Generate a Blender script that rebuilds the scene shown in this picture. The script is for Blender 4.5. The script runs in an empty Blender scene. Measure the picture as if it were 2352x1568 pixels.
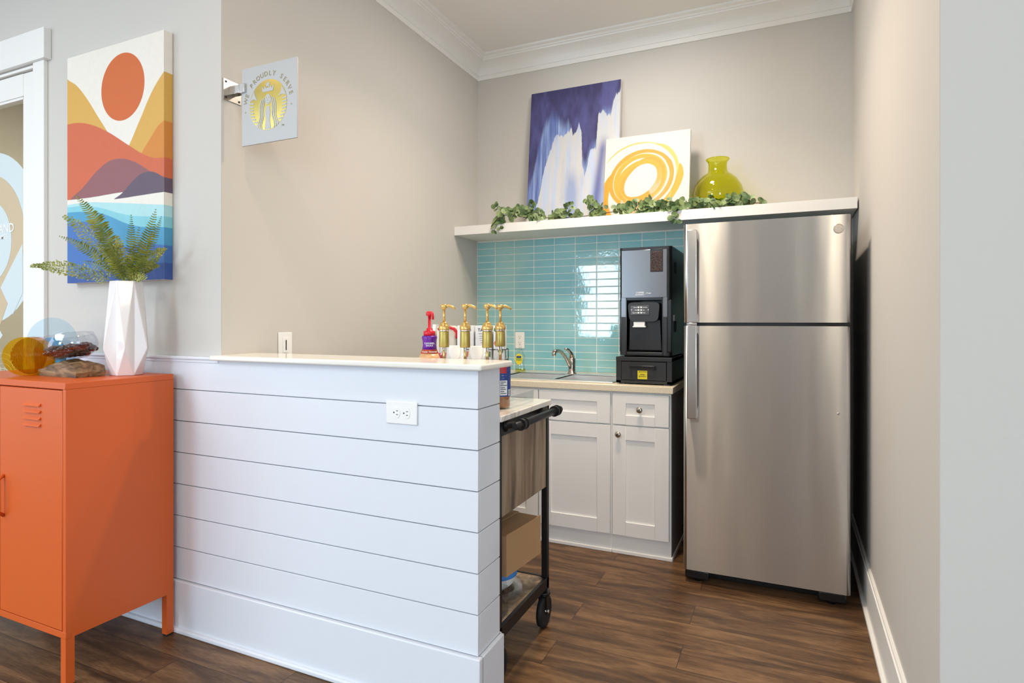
import bpy, bmesh, math, random
import numpy as np
from mathutils import Vector, Matrix
R = math.radians; PI = math.pi
random.seed(7); np.random.seed(7)
sc = bpy.context.scene
COL = sc.collection

# ---------------------------------------------------------------- camera
A = R(24.42); F = 1374.0; HOR = 737.0; CH = 1.24
cam_d = bpy.data.cameras.new('camera'); cam = bpy.data.objects.new('camera', cam_d); COL.objects.link(cam)
cam.location = (0, 0, CH); cam.rotation_euler = (R(90), 0, A)
cam_d.sensor_width = 36; cam_d.lens = F/2352*36; cam_d.shift_y = -(784-HOR)/2352; cam_d.clip_start = .02
sc.camera = cam
sc.view_settings.view_transform = 'Standard'; sc.view_settings.look = 'None'
sc.view_settings.gamma = 1; sc.view_settings.use_curve_mapping = False
sc.view_settings.exposure = 0.25
# ---------------------------------------------------------------- light
w = bpy.data.worlds.new('world'); sc.world = w; w.use_nodes = True
w.node_tree.nodes['Background'].inputs[0].default_value = (.80, .90, 1, 1)
w.node_tree.nodes['Background'].inputs[1].default_value = 1.0
def area(name, loc, aim, sx, sy, power, col, spread=180, shape='RECTANGLE'):
    d = bpy.data.lights.new(name, 'AREA'); d.shape = shape; d.size = sx; d.size_y = sy
    d.energy = power; d.color = col; d.spread = R(spread)
    o = bpy.data.objects.new(name, d); COL.objects.link(o); o.location = loc
    o.rotation_euler = (Vector(aim)-Vector(loc)).to_track_quat('-Z', 'Z').to_euler()
    return o
DAY = (.63, .82, 1.0); WARM = (1.0, .80, .58)
area('window_light', (-3.35, -4.40, 1.62), (-3.35, 0, 1.62), .85, 1.6, 76, DAY)
area('window_light', (2.1, -4.40, 1.62), (2.1, 0, 1.62), 1.5, 1.6, 78, DAY)
area('window_light', (-5.40, -1.6, 1.62), (0, -1.6, 1.62), 2.2, 1.7, 30, DAY)
area('window_light', (3.40, -1.4, 1.62), (0, -1.4, 1.62), 2.2, 1.7, 30, DAY)
area('ceiling_fill_light', (-4.0, -2.0, 3.05), (-4.0, -2.0, 0), 2.2, 3.0, 110, (.82, .92, 1))  # added fill under the ceiling, stands for no real fixture
for (lx, ly, pw) in ((-.70, 2.45, 15), (-1.25, .95, 5), (-3.3, .3, 4)):
    area('recessed_light', (lx, ly, 3.075), (lx, ly, 0), .11, .11, pw, WARM, 130 if ly > 2 else 160, 'DISK')
area('alcove_fill_light', (-.75, 2.85, 3.02), (-.75, 2.85, 0), .36, .36, 15, (1, .93, .84), 180, 'DISK')  # soft fill added to lift the back wall and alcove ceiling
for lx in (-.70, .52):                     # unseen point lights added to draw streaks on the fridge steel
    d = bpy.data.lights.new('fridge_streak_light', 'POINT'); d.energy = 14; d.color = (1, .84, .62); d.shadow_soft_size = .03
    o = bpy.data.objects.new('fridge_streak_light', d); COL.objects.link(o); o.location = (lx, -1.0, 2.55)
area('hall_light', (-3.6, 2.9, 2.95), (-3.6, 2.9, 0), .8, .8, 62, (1, .86, .66))

# ---------------------------------------------------------------- maths
ca, sa = math.cos(A), math.sin(A)
def P(px, py, Y=None, X=None, D=None, Z=None):
    l = (px-1176)/F; v = (py-HOR)/F
    if Y is not None: D = Y/(ca+sa*l)
    elif X is not None: D = X/(l*ca-sa)
    elif Z is not None: D = (CH-Z)/v
    return Vector((D*(l*ca-sa), D*(ca+sa*l), CH-v*D))

# ---------------------------------------------------------------- materials
def lin(r, g, b):
    f = lambda c: (c/255/12.92) if c/255 <= .04045 else ((c/255+.055)/1.055)**2.4
    return (f(r), f(g), f(b), 1)
def mat(name, col, rough=.5, metal=0, bump=0, bscale=60, spec=.5, coat=0, **kw):
    m = bpy.data.materials.new(name); m.use_nodes = True; nt = m.node_tree
    b = nt.nodes['Principled BSDF']
    b.inputs['Base Color'].default_value = col; b.inputs['Roughness'].default_value = rough
    b.inputs['Metallic'].default_value = metal; b.inputs['Specular IOR Level'].default_value = spec
    b.inputs['Coat Weight'].default_value = coat
    for k, v in kw.items(): b.inputs[k.replace('_', ' ')].default_value = v
    n = nt.nodes.new('ShaderNodeTexNoise'); n.inputs['Scale'].default_value = bscale; n.inputs['Detail'].default_value = 4
    tc = nt.nodes.new('ShaderNodeTexCoord'); nt.links.new(tc.outputs['Object'], n.inputs['Vector'])
    if bump:
        bp = nt.nodes.new('ShaderNodeBump'); bp.inputs['Strength'].default_value = bump; bp.inputs['Distance'].default_value = .002
        nt.links.new(n.outputs['Fac'], bp.inputs['Height']); nt.links.new(bp.outputs['Normal'], b.inputs['Normal'])
    else:
        mr = nt.nodes.new('ShaderNodeMapRange'); mr.inputs['To Min'].default_value = rough*.92; mr.inputs['To Max'].default_value = min(1, rough*1.08)
        nt.links.new(n.outputs['Fac'], mr.inputs['Value']); nt.links.new(mr.outputs[0], b.inputs['Roughness'])
    return m
def clear(name, col, tint_gloss=(1, 1, 1, 1), ior=1.45, rough=.02, extra=0.0):
    """thin walled glass or acrylic: tinted see-through plus fresnel reflection"""
    m = bpy.data.materials.new(name); m.use_nodes = True; nt = m.node_tree; nt.nodes.clear()
    out = nt.nodes.new('ShaderNodeOutputMaterial'); mix = nt.nodes.new('ShaderNodeMixShader')
    t = nt.nodes.new('ShaderNodeBsdfTransparent'); t.inputs[0].default_value = col
    g = nt.nodes.new('ShaderNodeBsdfGlossy'); g.inputs[0].default_value = tint_gloss; g.inputs['Roughness'].default_value = rough
    fr = nt.nodes.new('ShaderNodeFresnel'); fr.inputs['IOR'].default_value = ior
    ad = nt.nodes.new('ShaderNodeMath'); ad.inputs[1].default_value = extra; nt.links.new(fr.outputs[0], ad.inputs[0])
    ge = nt.nodes.new('ShaderNodeNewGeometry'); inv = nt.nodes.new('ShaderNodeMath'); inv.operation = 'SUBTRACT'; inv.inputs[0].default_value = 1
    mu = nt.nodes.new('ShaderNodeMath'); mu.operation = 'MULTIPLY'; nt.links.new(ge.outputs['Backfacing'], inv.inputs[1]); nt.links.new(inv.outputs[0], mu.inputs[0]); nt.links.new(ad.outputs[0], mu.inputs[1])
    nt.links.new(mu.outputs[0], mix.inputs[0]); nt.links.new(t.outputs[0], mix.inputs[1]); nt.links.new(g.outputs[0], mix.inputs[2])
    nt.links.new(mix.outputs[0], out.inputs[0])
    return m
def bodied(name, base, col, fac):
    m = clear(name, base, ior=1.35); nt = m.node_tree; out = nt.nodes['Material Output']; src = out.inputs[0].links[0].from_socket
    d = nt.nodes.new('ShaderNodeBsdfDiffuse'); d.inputs[0].default_value = col; tr = nt.nodes.new('ShaderNodeBsdfTranslucent'); tr.inputs[0].default_value = col
    a = nt.nodes.new('ShaderNodeMixShader'); a.inputs[0].default_value = .45; nt.links.new(d.outputs[0], a.inputs[1]); nt.links.new(tr.outputs[0], a.inputs[2])
    x = nt.nodes.new('ShaderNodeMixShader'); x.inputs[0].default_value = fac; nt.links.new(src, x.inputs[1]); nt.links.new(a.outputs[0], x.inputs[2]); nt.links.new(x.outputs[0], out.inputs[0])
    return m
def nodes(m): return m.node_tree.nodes, m.node_tree.links, m.node_tree.nodes['Principled BSDF']
def ramp(N, stops):
    r = N.new('ShaderNodeValToRGB'); e = r.color_ramp.elements
    while len(e) < len(stops): e.new(.5)
    for k, (p, c) in enumerate(stops): e[k].position = p; e[k].color = c
    return r

M = {}
M['paint'] = mat('greige_wall_paint', lin(204, 199, 192), .75, bump=.12, bscale=220)
M['ceil'] = mat('ceiling_paint', lin(240, 238, 234), .85, bump=.05, bscale=150)
M['white'] = mat('white_trim_paint', lin(238, 236, 232), .42, bump=.03, bscale=30)
M['ship'] = mat('shiplap_paint', lin(226, 229, 236), .38, bump=.04, bscale=40)
M['cab'] = mat('cabinet_paint', lin(246, 245, 243), .38, bump=.02, bscale=30)
M['cabshade'] = mat('cabinet_side_shade', lin(150, 145, 140), .5)  # grey holds the shade on the cabinet side by the fridge
M['quartz'] = mat('white_quartz', lin(240, 236, 226), .15)
M['orange'] = mat('orange_powder_coat', lin(210, 92, 30), .42, bump=.03, bscale=300)
M['black'] = mat('black_metal', lin(28, 28, 30), .4, metal=.3)
M['blackp'] = mat('black_plastic', lin(22, 22, 24), .3)
M['blackm'] = mat('matte_black_plastic', lin(40, 41, 44), .45)
M['chrome'] = mat('chrome', (.8, .8, .8, 1), .12, metal=1)
M['nickel'] = mat('brushed_nickel', (.50, .46, .41, 1), .28, metal=1)
M['gold'] = mat('gold_plastic', lin(214, 180, 110), .3, metal=.65)
M['golddark'] = mat('gold_sleeve', lin(176, 156, 86), .35, metal=.7)
M['rubber'] = mat('black_rubber', lin(20, 20, 20), .7)
M['plate'] = mat('white_plastic', lin(243, 242, 240), .3)
M['slot'] = mat('dark_slot', lin(30, 28, 26), .6)
M['ceramic'] = mat('white_glazed_ceramic', lin(240, 234, 232), .08, coat=.6)
M['card'] = mat('cardboard', lin(176, 138, 98), .8, bump=.2, bscale=90)
M['red'] = mat('red_plastic', lin(208, 24, 44), .3)
M['purple'] = mat('purple_sleeve', lin(100, 20, 150), .3)
M['caramel'] = mat('caramel_plastic', lin(225, 175, 125), .3)
M['rust'] = mat('rust_band', lin(190, 70, 30), .4)
M['amberliq'] = mat('amber_syrup', lin(176, 98, 22), .1)
M['lblblue'] = mat('blue_label', lin(32, 62, 135), .35)
M['lblred'] = mat('red_label', lin(190, 40, 45), .35)
M['lblwhite'] = mat('white_label', lin(238, 238, 236), .4)
M['ink'] = mat('dark_ink', lin(35, 34, 40), .5)
M['cream'] = mat('cream_plastic', lin(226, 218, 200), .4)
M['paper'] = mat('paper_cup', lin(240, 238, 235), .6)
M['green_ink'] = mat('green_print', lin(70, 120, 50), .5)
M['orange_ink'] = mat('orange_print', lin(225, 120, 60), .5)
M['yellow'] = mat('yellow_sticker', lin(232, 214, 40), .5)
M['glass'] = clear('clear_glass', (.91, .93, .93, 1), ior=1.6, extra=.05)
M['acrylic'] = clear('clear_acrylic', (.93, .95, .96, 1), ior=1.4, extra=.02)
M['doorglass'] = clear('door_glass', (.90, .95, .93, 1), ior=1.3)
M['smoke'] = clear('iridescent_glass', (.80, .83, .86, 1), (1, .93, .9, 1), 1.75, extra=.03)
M['lime'] = clear('lime_glass', (.80, .80, .10, 1), (1, 1, .85, 1), 1.5)
M['amber'] = bodied('amber_acrylic', (.97, .78, .10, 1), lin(226, 160, 14), .42)
M['amberrib'] = bodied('amber_ribbed_acrylic', (.97, .78, .10, 1), lin(206, 132, 8), .5)
M['paleblue'] = clear('pale_blue_acrylic', (.82, .92, .98, 1), ior=1.5, extra=.09)
M['brightblue'] = mat('bright_blue_acrylic', lin(60, 175, 222), .15, Transmission_Weight=.3)
M['pinkac'] = clear('pink_acrylic', (.95, .82, .88, 1), ior=1.35, extra=.05)
M['soapliq'] = clear('yellow_soap', (.90, .88, .35, 1), ior=1.3)
M['gem'] = mat('brown_glass_gem', lin(74, 36, 28), .05, coat=.5)
M['hair'] = mat('etched_panel', lin(178, 178, 178), .5, metal=.25)
M['mirrorgold'] = mat('mirror_gold', lin(148, 134, 76), .22, metal=1)
M['inkgold'] = mat('dark_gold_letter', lin(120, 115, 90), .3, metal=.8)
M['frost'] = mat('frosted_film', lin(205, 216, 218), .6)
M['tanfilm'] = mat('tan_film', lin(200, 180, 148), .6)
M['bean'] = mat('coffee_bean', lin(62, 44, 36), .35)
M['screen'] = mat('touch_screen', lin(70, 66, 66), .2)
M['bluepk'] = mat('blue_packet', lin(50, 130, 205), .35)
M['door_wood'] = M['white']

# floor planks
m = M['floor'] = mat('brown_plank_floor', lin(110, 82, 62), .42, spec=.35); N, L, B = nodes(m)
tc = N.new('ShaderNodeTexCoord')
br = N.new('ShaderNodeTexBrick'); br.offset = .37; br.inputs['Color1'].default_value = (0, 0, 0, 1); br.inputs['Color2'].default_value = (1, 1, 1, 1)
br.inputs['Mortar'].default_value = (.5, .5, .5, 1); br.inputs['Scale'].default_value = 1; br.inputs['Mortar Size'].default_value = .0012
br.inputs['Brick Width'].default_value = 1.22; br.inputs['Row Height'].default_value = .172; br.inputs['Bias'].default_value = 0
mp0 = N.new('ShaderNodeMapping'); mp0.inputs['Location'].default_value = (.35, .05, 0)
L.new(tc.outputs['Object'], mp0.inputs[0]); L.new(mp0.outputs[0], br.inputs['Vector'])
vm = N.new('ShaderNodeVectorMath'); vm.operation = 'SCALE'; vm.inputs['Scale'].default_value = 9
L.new(br.outputs['Color'], vm.inputs[0])
va = N.new('ShaderNodeVectorMath'); va.operation = 'ADD'; L.new(tc.outputs['Object'], va.inputs[0]); L.new(vm.outputs[0], va.inputs[1])
def grain(scale, sx, sy, detail=6, dist=.6):
    mp = N.new('ShaderNodeMapping'); mp.inputs['Scale'].default_value = (sx, sy, 1); L.new(va.outputs[0], mp.inputs[0])
    n = N.new('ShaderNodeTexNoise'); n.inputs['Scale'].default_value = scale; n.inputs['Detail'].default_value = detail; n.inputs['Distortion'].default_value = dist
    L.new(mp.outputs[0], n.inputs['Vector']); return n
g1 = grain(2.0, 1.2, 8.0, 9, .9); g2 = grain(16, 1.6, 22, 9, .3)
r1 = ramp(N, [(.28, lin(62, 45, 33)), (.46, lin(100, 73, 50)), (.60, lin(128, 96, 66)), (.78, lin(152, 118, 84))]); L.new(g1.outputs[0], r1.inputs[0])
r2 = ramp(N, [(.38, (.60, .59, .58, 1)), (.62, (1.18, 1.18, 1.18, 1))]); L.new(g2.outputs[0], r2.inputs[0])
mx = N.new('ShaderNodeMix'); mx.data_type = 'RGBA'; mx.blend_type = 'MULTIPLY'; mx.inputs[0].default_value = .75
L.new(r1.outputs[0], mx.inputs[6]); L.new(r2.outputs[0], mx.inputs[7])
r3 = ramp(N, [(0, (.86, .86, .86, 1)), (1, (1.08, 1.06, 1.04, 1))]); L.new(br.outputs['Color'], r3.inputs[0])
mx2 = N.new('ShaderNodeMix'); mx2.data_type = 'RGBA'; mx2.blend_type = 'MULTIPLY'; mx2.inputs[0].default_value = 1
L.new(mx.outputs[2], mx2.inputs[6]); L.new(r3.outputs[0], mx2.inputs[7])
mx3 = N.new('ShaderNodeMix'); mx3.data_type = 'RGBA'; mx3.inputs[7].default_value = lin(45, 34, 28)
L.new(br.outputs['Fac'], mx3.inputs[0]); L.new(mx2.outputs[2], mx3.inputs[6]); L.new(mx3.outputs[2], B.inputs['Base Color'])
bp = N.new('ShaderNodeBump'); bp.inputs['Strength'].default_value = .12; bp.inputs['Distance'].default_value = .002
L.new(g2.outputs[0], bp.inputs['Height']); L.new(bp.outputs[0], B.inputs['Normal'])

def woodmat(name, stops, sc3, scale=3):
    m = mat(name, (.3, .2, .1, 1), .55); N, L, B = nodes(m)
    tc = N.new('ShaderNodeTexCoord'); mp = N.new('ShaderNodeMapping'); mp.inputs['Scale'].default_value = sc3
    n = N.new('ShaderNodeTexNoise'); n.inputs['Scale'].default_value = scale; n.inputs['Detail'].default_value = 7; n.inputs['Distortion'].default_value = .7
    L.new(tc.outputs['Object'], mp.inputs[0]); L.new(mp.outputs[0], n.inputs['Vector'])
    r = ramp(N, stops); L.new(n.outputs[0], r.inputs[0]); L.new(r.outputs[0], B.inputs['Base Color'])
    bp = N.new('ShaderNodeBump'); bp.inputs['Strength'].default_value = .2; bp.inputs['Distance'].default_value = .003
    L.new(n.outputs[0], bp.inputs['Height']); L.new(bp.outputs[0], B.inputs['Normal'])
    return m
M['cartwood'] = woodmat('grey_brown_cart_wood', [(.3, lin(84, 66, 52)), (.5, lin(134, 112, 90)), (.68, lin(168, 148, 124))], (9, 9, .9), 2.2)
M['drift'] = woodmat('driftwood', [(.3, lin(58, 42, 30)), (.5, lin(120, 92, 62)), (.7, lin(165, 132, 94))], (5, 14, 20), 2.5)

# marble for the cart top
m = M['marble'] = mat('cart_marble', lin(236, 230, 220), .12); N, L, B = nodes(m)
tc = N.new('ShaderNodeTexCoord'); n = N.new('ShaderNodeTexNoise'); n.inputs['Scale'].default_value = 3.2; n.inputs['Detail'].default_value = 8; n.inputs['Distortion'].default_value = 1.6
L.new(tc.outputs['Object'], n.inputs['Vector']); r = ramp(N, [(.47, lin(238, 233, 224)), (.5, lin(205, 198, 188)), (.53, lin(238, 233, 224))]); L.new(n.outputs[0], r.inputs[0]); L.new(r.outputs[0], B.inputs['Base Color'])
m = M['laminate'] = mat('beige_stone_worktop', lin(222, 208, 180), .3); N, L, B = nodes(m)
tc = N.new('ShaderNodeTexCoord'); n = N.new('ShaderNodeTexNoise'); n.inputs['Scale'].default_value = 260; n.inputs['Detail'].default_value = 3
L.new(tc.outputs['Object'], n.inputs['Vector']); r = ramp(N, [(.35, lin(222, 206, 178)), (.6, lin(240, 228, 206))]); L.new(n.outputs[0], r.inputs[0]); L.new(r.outputs[0], B.inputs['Base Color'])

# brushed steel with the slight waviness of a thin door skin
def steel(name, wav=.30, rough=.25, col=(.64, .635, .63, 1), aniso=1.0, rot=0.25, sc3=(2.6, 2.6, .45), brush=(6, 6, 420)):
    m = mat(name, col, rough, metal=1); N, L, B = nodes(m)
    B.inputs['Anisotropic'].default_value = aniso; B.inputs['Anisotropic Rotation'].default_value = rot
    for l in list(B.inputs['Roughness'].links): L.remove(l)
    tg = N.new('ShaderNodeTangent'); tg.direction_type = 'RADIAL'; tg.axis = 'Z'; L.new(tg.outputs[0], B.inputs['Tangent'])
    tc = N.new('ShaderNodeTexCoord'); mp = N.new('ShaderNodeMapping'); mp.inputs['Scale'].default_value = sc3
    n = N.new('ShaderNodeTexNoise'); n.inputs['Scale'].default_value = 1.6; n.inputs['Detail'].default_value = 1.5
    L.new(tc.outputs['Object'], mp.inputs[0]); L.new(mp.outputs[0], n.inputs['Vector'])
    b1 = N.new('ShaderNodeBump'); b1.inputs['Strength'].default_value = wav; b1.inputs['Distance'].default_value = .02
    L.new(n.outputs[0], b1.inputs['Height'])
    mp2 = N.new('ShaderNodeMapping'); mp2.inputs['Scale'].default_value = brush; L.new(tc.outputs['Object'], mp2.inputs[0])
    n2 = N.new('ShaderNodeTexNoise'); n2.inputs['Scale'].default_value = 1; n2.inputs['Detail'].default_value = 3; L.new(mp2.outputs[0], n2.inputs['Vector'])
    mr = N.new('ShaderNodeMapRange'); mr.inputs['To Min'].default_value = rough*.97; mr.inputs['To Max'].default_value = rough*1.03
    L.new(n2.outputs[0], mr.inputs[0]); L.new(mr.outputs[0], B.inputs['Roughness'])
    L.new(b1.outputs[0], B.inputs['Normal'])
    return m
M['steel'] = steel('fridge_brushed_steel')
M['sinksteel'] = steel('sink_steel', .05, .42, (.78, .77, .75, 1), .3)
M['handle'] = steel('handle_steel', .02, .16, (.66, .65, .64, 1), .4)
M['machsteel'] = steel('dark_brushed_steel', .05, .3, (.20, .205, .215, 1), .6)
M['fridgeside'] = mat('dark_grey_fridge_side', lin(52, 52, 55), .5, bump=.2, bscale=400)
# leaves
def leafmat(name, a, b, rough=.5):
    m = mat(name, a, rough); N, L, B = nodes(m); gi = N.new('ShaderNodeTexCoord'); n = N.new('ShaderNodeTexNoise'); n.inputs['Scale'].default_value = 22
    L.new(gi.outputs['Object'], n.inputs['Vector']); r = ramp(N, [(.35, a), (.65, b)]); L.new(n.outputs[0], r.inputs[0]); L.new(r.outputs[0], B.inputs['Base Color'])
    return m
M['fern'] = leafmat('fern_green', lin(92, 108, 34), lin(152, 156, 56))
M['fern2'] = leafmat('maidenhair_green', lin(120, 130, 50), lin(172, 168, 84))
M['euca'] = leafmat('eucalyptus_green', lin(58, 88, 48), lin(142, 160, 104))
M['stem'] = mat('brown_stem', lin(70, 58, 36), .7)
# tiles
m = M['tile'] = mat('aqua_glass_tile', lin(128, 178, 182), .06, coat=.5); N, L, B = nodes(m)
tc = N.new('ShaderNodeTexCoord'); n = N.new('ShaderNodeTexNoise'); n.inputs['Scale'].default_value = 3.1; L.new(tc.outputs['Object'], n.inputs['Vector'])
r = ramp(N, [(.35, lin(132, 194, 204)), (.65, lin(160, 208, 208))]); L.new(n.outputs[0], r.inputs[0]); L.new(r.outputs[0], B.inputs['Base Color'])
n3 = N.new('ShaderNodeTexNoise'); n3.inputs['Scale'].default_value = 45; n3.inputs['Detail'].default_value = 1; L.new(tc.outputs['Object'], n3.inputs['Vector'])
bp = N.new('ShaderNodeBump'); bp.inputs['Strength'].default_value = .08; bp.inputs['Distance'].default_value = .004; L.new(n3.outputs[0], bp.inputs['Height']); L.new(bp.outputs[0], B.inputs['Normal'])
M['grout'] = mat('white_grout', lin(238, 240, 234), .8)
# painted artwork reads its colours from the mesh
m = M['art'] = mat('acrylic_on_canvas', (1, 1, 1, 1), .6, bump=.08, bscale=900); N, L, B = nodes(m)
at = N.new('ShaderNodeVertexColor'); at.layer_name = 'paint'; L.new(at.outputs[0], B.inputs['Base Color'])
M['canvas'] = mat('canvas_edge', lin(228, 223, 214), .7)

# ---------------------------------------------------------------- mesh builder
def wloc(o):
    v = Vector((0, 0, 0))
    while o is not None: v += o.location; o = o.parent
    return v
class MB:
    def __init__(s): s.bm = bmesh.new(); s.mi = 0
    def _f(s, vs, smooth=False):
        try:
            f = s.bm.faces.new(vs); f.material_index = s.mi; f.smooth = smooth; return f
        except ValueError: return None
    def box(s, x0, y0, z0, x1, y1, z1, bev=0, seg=2):
        x0, x1 = sorted((x0, x1)); y0, y1 = sorted((y0, y1)); z0, z1 = sorted((z0, z1))
        v = [s.bm.verts.new(c) for c in ((x0,y0,z0),(x1,y0,z0),(x1,y1,z0),(x0,y1,z0),(x0,y0,z1),(x1,y0,z1),(x1,y1,z1),(x0,y1,z1))]
        fs = [s._f([v[i] for i in q]) for q in ((3,2,1,0),(4,5,6,7),(0,1,5,4),(1,2,6,5),(2,3,7,6),(3,0,4,7))]
        if bev:
            es = list({e for f in fs for e in f.edges})
            r = bmesh.ops.bevel(s.bm, geom=es, offset=bev, segments=seg, affect='EDGES', profile=.5)
            for f in r['faces']: f.material_index = s.mi; f.smooth = True
        return s
    def obox(s, c, size, rot=Matrix.Identity(3), bev=0):
        """oriented box"""
        n0 = len(s.bm.verts); s.bm.verts.ensure_lookup_table()
        old = set(s.bm.verts)
        h = Vector(size)/2; s.box(-h.x, -h.y, -h.z, h.x, h.y, h.z, bev)
        for v in s.bm.verts:
            if v not in old: v.co = rot @ v.co + Vector(c)
        return s
    def cyl(s, p0, p1, r0, r1=None, seg=20, cap=True):
        return s.tube([p0, p1], [r0, r0 if r1 is None else r1], seg, cap)
    def tube(s, pts, rs, seg=12, cap=True):
        pts = [Vector(p) for p in pts]
        if not hasattr(rs, '__len__'): rs = [rs]*len(pts)
        rings = []; up = None
        for i, p in enumerate(pts):
            t = (pts[min(i+1, len(pts)-1)]-pts[max(i-1, 0)]).normalized()
            if up is None: up = t.orthogonal().normalized()
            up = (up - t*up.dot(t)); up = up.normalized() if up.length > 1e-6 else t.orthogonal().normalized()
            b = t.cross(up)
            rings.append([s.bm.verts.new(p+(up*math.cos(2*PI*k/seg)+b*math.sin(2*PI*k/seg))*rs[i]) for k in range(seg)])
        for a, b in zip(rings, rings[1:]):
            for k in range(seg): s._f([a[k], a[(k+1) % seg], b[(k+1) % seg], b[k]], True)
        if cap: s._f(rings[0][::-1]); s._f(rings[-1])
        return s
    def lathe(s, prof, c, seg=32, cap0=True, cap1=False, axis='Z', smooth=True):
        c = Vector(c); rings = []
        for r, z in prof:
            ring = []
            for k in range(seg):
                a = 2*PI*k/seg
                if axis == 'Z': q = Vector((r*math.cos(a), r*math.sin(a), z))
                elif axis == 'Y': q = Vector((r*math.cos(a), z, -r*math.sin(a)))
                else: q = Vector((z, r*math.cos(a), r*math.sin(a)))
                ring.append(s.bm.verts.new(c+q))
            rings.append(ring)
        for a, b in zip(rings, rings[1:]):
            for k in range(seg): s._f([a[k], a[(k+1) % seg], b[(k+1) % seg], b[k]], smooth)
        if cap0: s._f(rings[0][::-1])
        if cap1: s._f(rings[-1])
        return s
    def ball(s, c, r, sq=(1, 1, 1), seg=12):
        r_ = bmesh.ops.create_uvsphere(s.bm, u_segments=seg, v_segments=max(6, seg//2), radius=r)
        for v in r_['verts']:
            v.co = Vector((v.co.x*sq[0], v.co.y*sq[1], v.co.z*sq[2]))+Vector(c)
            for f in v.link_faces: f.material_index = s.mi; f.smooth = True
        return s
    def prism(s, pts, d):
        """closed outline (3D points) pushed along d"""
        d = Vector(d); a = [s.bm.verts.new(p) for p in pts]; b = [s.bm.verts.new(Vector(p)+d) for p in pts]; n = len(a)
        s._f(a[::-1]); s._f(b)
        for k in range(n): s._f([a[k], a[(k+1) % n], b[(k+1) % n], b[k]])
        return s
    def poly(s, pts): s._f([s.bm.verts.new(p) for p in pts]); return s
    def build(s, name, mats, parent=None, sub=0, solid=0, fixn=True):
        if fixn: bmesh.ops.recalc_face_normals(s.bm, faces=s.bm.faces)
        off = wloc(parent) if parent is not None else Vector((0, 0, 0))
        for v in s.bm.verts: v.co -= off
        me = bpy.data.meshes.new(name); s.bm.to_mesh(me); s.bm.free()
        for m in (mats if isinstance(mats, (list, tuple)) else [mats]): me.materials.append(m)
        o = bpy.data.objects.new(name, me); COL.objects.link(o)
        if parent is not None: o.parent = parent
        if solid: md = o.modifiers.new('solid', 'SOLIDIFY'); md.thickness = solid
        if sub: md = o.modifiers.new('sub', 'SUBSURF'); md.levels = sub; md.render_levels = sub
        return o
def tag(o, label, cat, group=None):
    o['label'] = label; o['category'] = cat
    if group: o['group'] = group
    return o
def struct(o): o['kind'] = 'structure'; return o
def thing(name, loc, label, cat, group=None):
    o = bpy.data.objects.new(name, None); o.empty_display_size = .05; COL.objects.link(o); o.location = loc
    return tag(o, label, cat, group)
def copy_tree(o, parent=None):
    c = o.copy(); COL.objects.link(c)
    if parent is not None: c.parent = parent
    for ch in list(o.children): copy_tree(ch, c)
    return c
def text(s, size, loc, mtl, name, parent, rot=(R(90), 0, 0), align='CENTER', ext=.0003, extra_rot=0, sx=1):
    cu = bpy.data.curves.new('t', 'FONT'); cu.body = s; cu.size = size; cu.align_x = align; cu.align_y = 'CENTER'; cu.extrude = ext; cu.offset = size*.012; cu.resolution_u = 3
    t = bpy.data.objects.new('t', cu); COL.objects.link(t)
    bpy.context.view_layer.update()
    me = bpy.data.meshes.new_from_object(t.evaluated_get(bpy.context.evaluated_depsgraph_get()))
    bpy.data.objects.remove(t); me.name = name
    from mathutils import Euler
    mt = Euler(rot).to_matrix() @ Matrix.Rotation(extra_rot, 3, 'Z')
    off = Vector(loc)-(wloc(parent) if parent is not None else Vector((0, 0, 0)))
    for v in me.vertices: v.co = mt @ Vector((v.co.x*sx, v.co.y, v.co.z)) + off
    me.materials.clear(); me.materials.append(mtl)
    o = bpy.data.objects.new(name, me); COL.objects.link(o)
    if parent is not None: o.parent = parent
    return o

# ================================================================ SETTING
XL, YB, YF, ZC = -1.99, 3.79, 1.65, 3.09
XR0, XR1 = .325, .349                      # right wall, front and back end
struct(MB().box(-5.6, -4.6, -.05, 3.6, 4.6, 0).build('floor', M['floor']))
struct(MB().box(-5.6, -4.6, ZC, 3.6, 4.6, ZC+.08).build('ceiling', M['ceil']))
struct(MB().box(-2.13, YF+.001, 0, XL, YB+.12, ZC).build('wall_alcove_left', M['paint']))
struct(MB().box(-2.13, YB, 0, XR1+.2, YB+.12, ZC).build('wall_alcove_back', M['paint']))
struct(MB().prism([(XR0, YF+.001, 0), (XR0+.14, YF+.001, 0), (XR1+.14, YB, 0), (XR1, YB, 0)], (0, 0, ZC)).build('wall_alcove_right', M['paint']))
struct(MB().box(XR0+.001, YF, 0, 3.6, YF+.12, ZC).build('wall_front_right', M['paint']))
DX0, DX1 = -4.15, -3.22                    # door opening
b = MB(); b.box(DX1, YF, 0, XL-.001, YF+.12, ZC); b.box(-5.6, YF, 0, DX0, YF+.12, ZC); b.box(DX0, YF, 2.45, DX1, YF+.12, ZC)
struct(b.build('wall_left', M['paint']))
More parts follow.
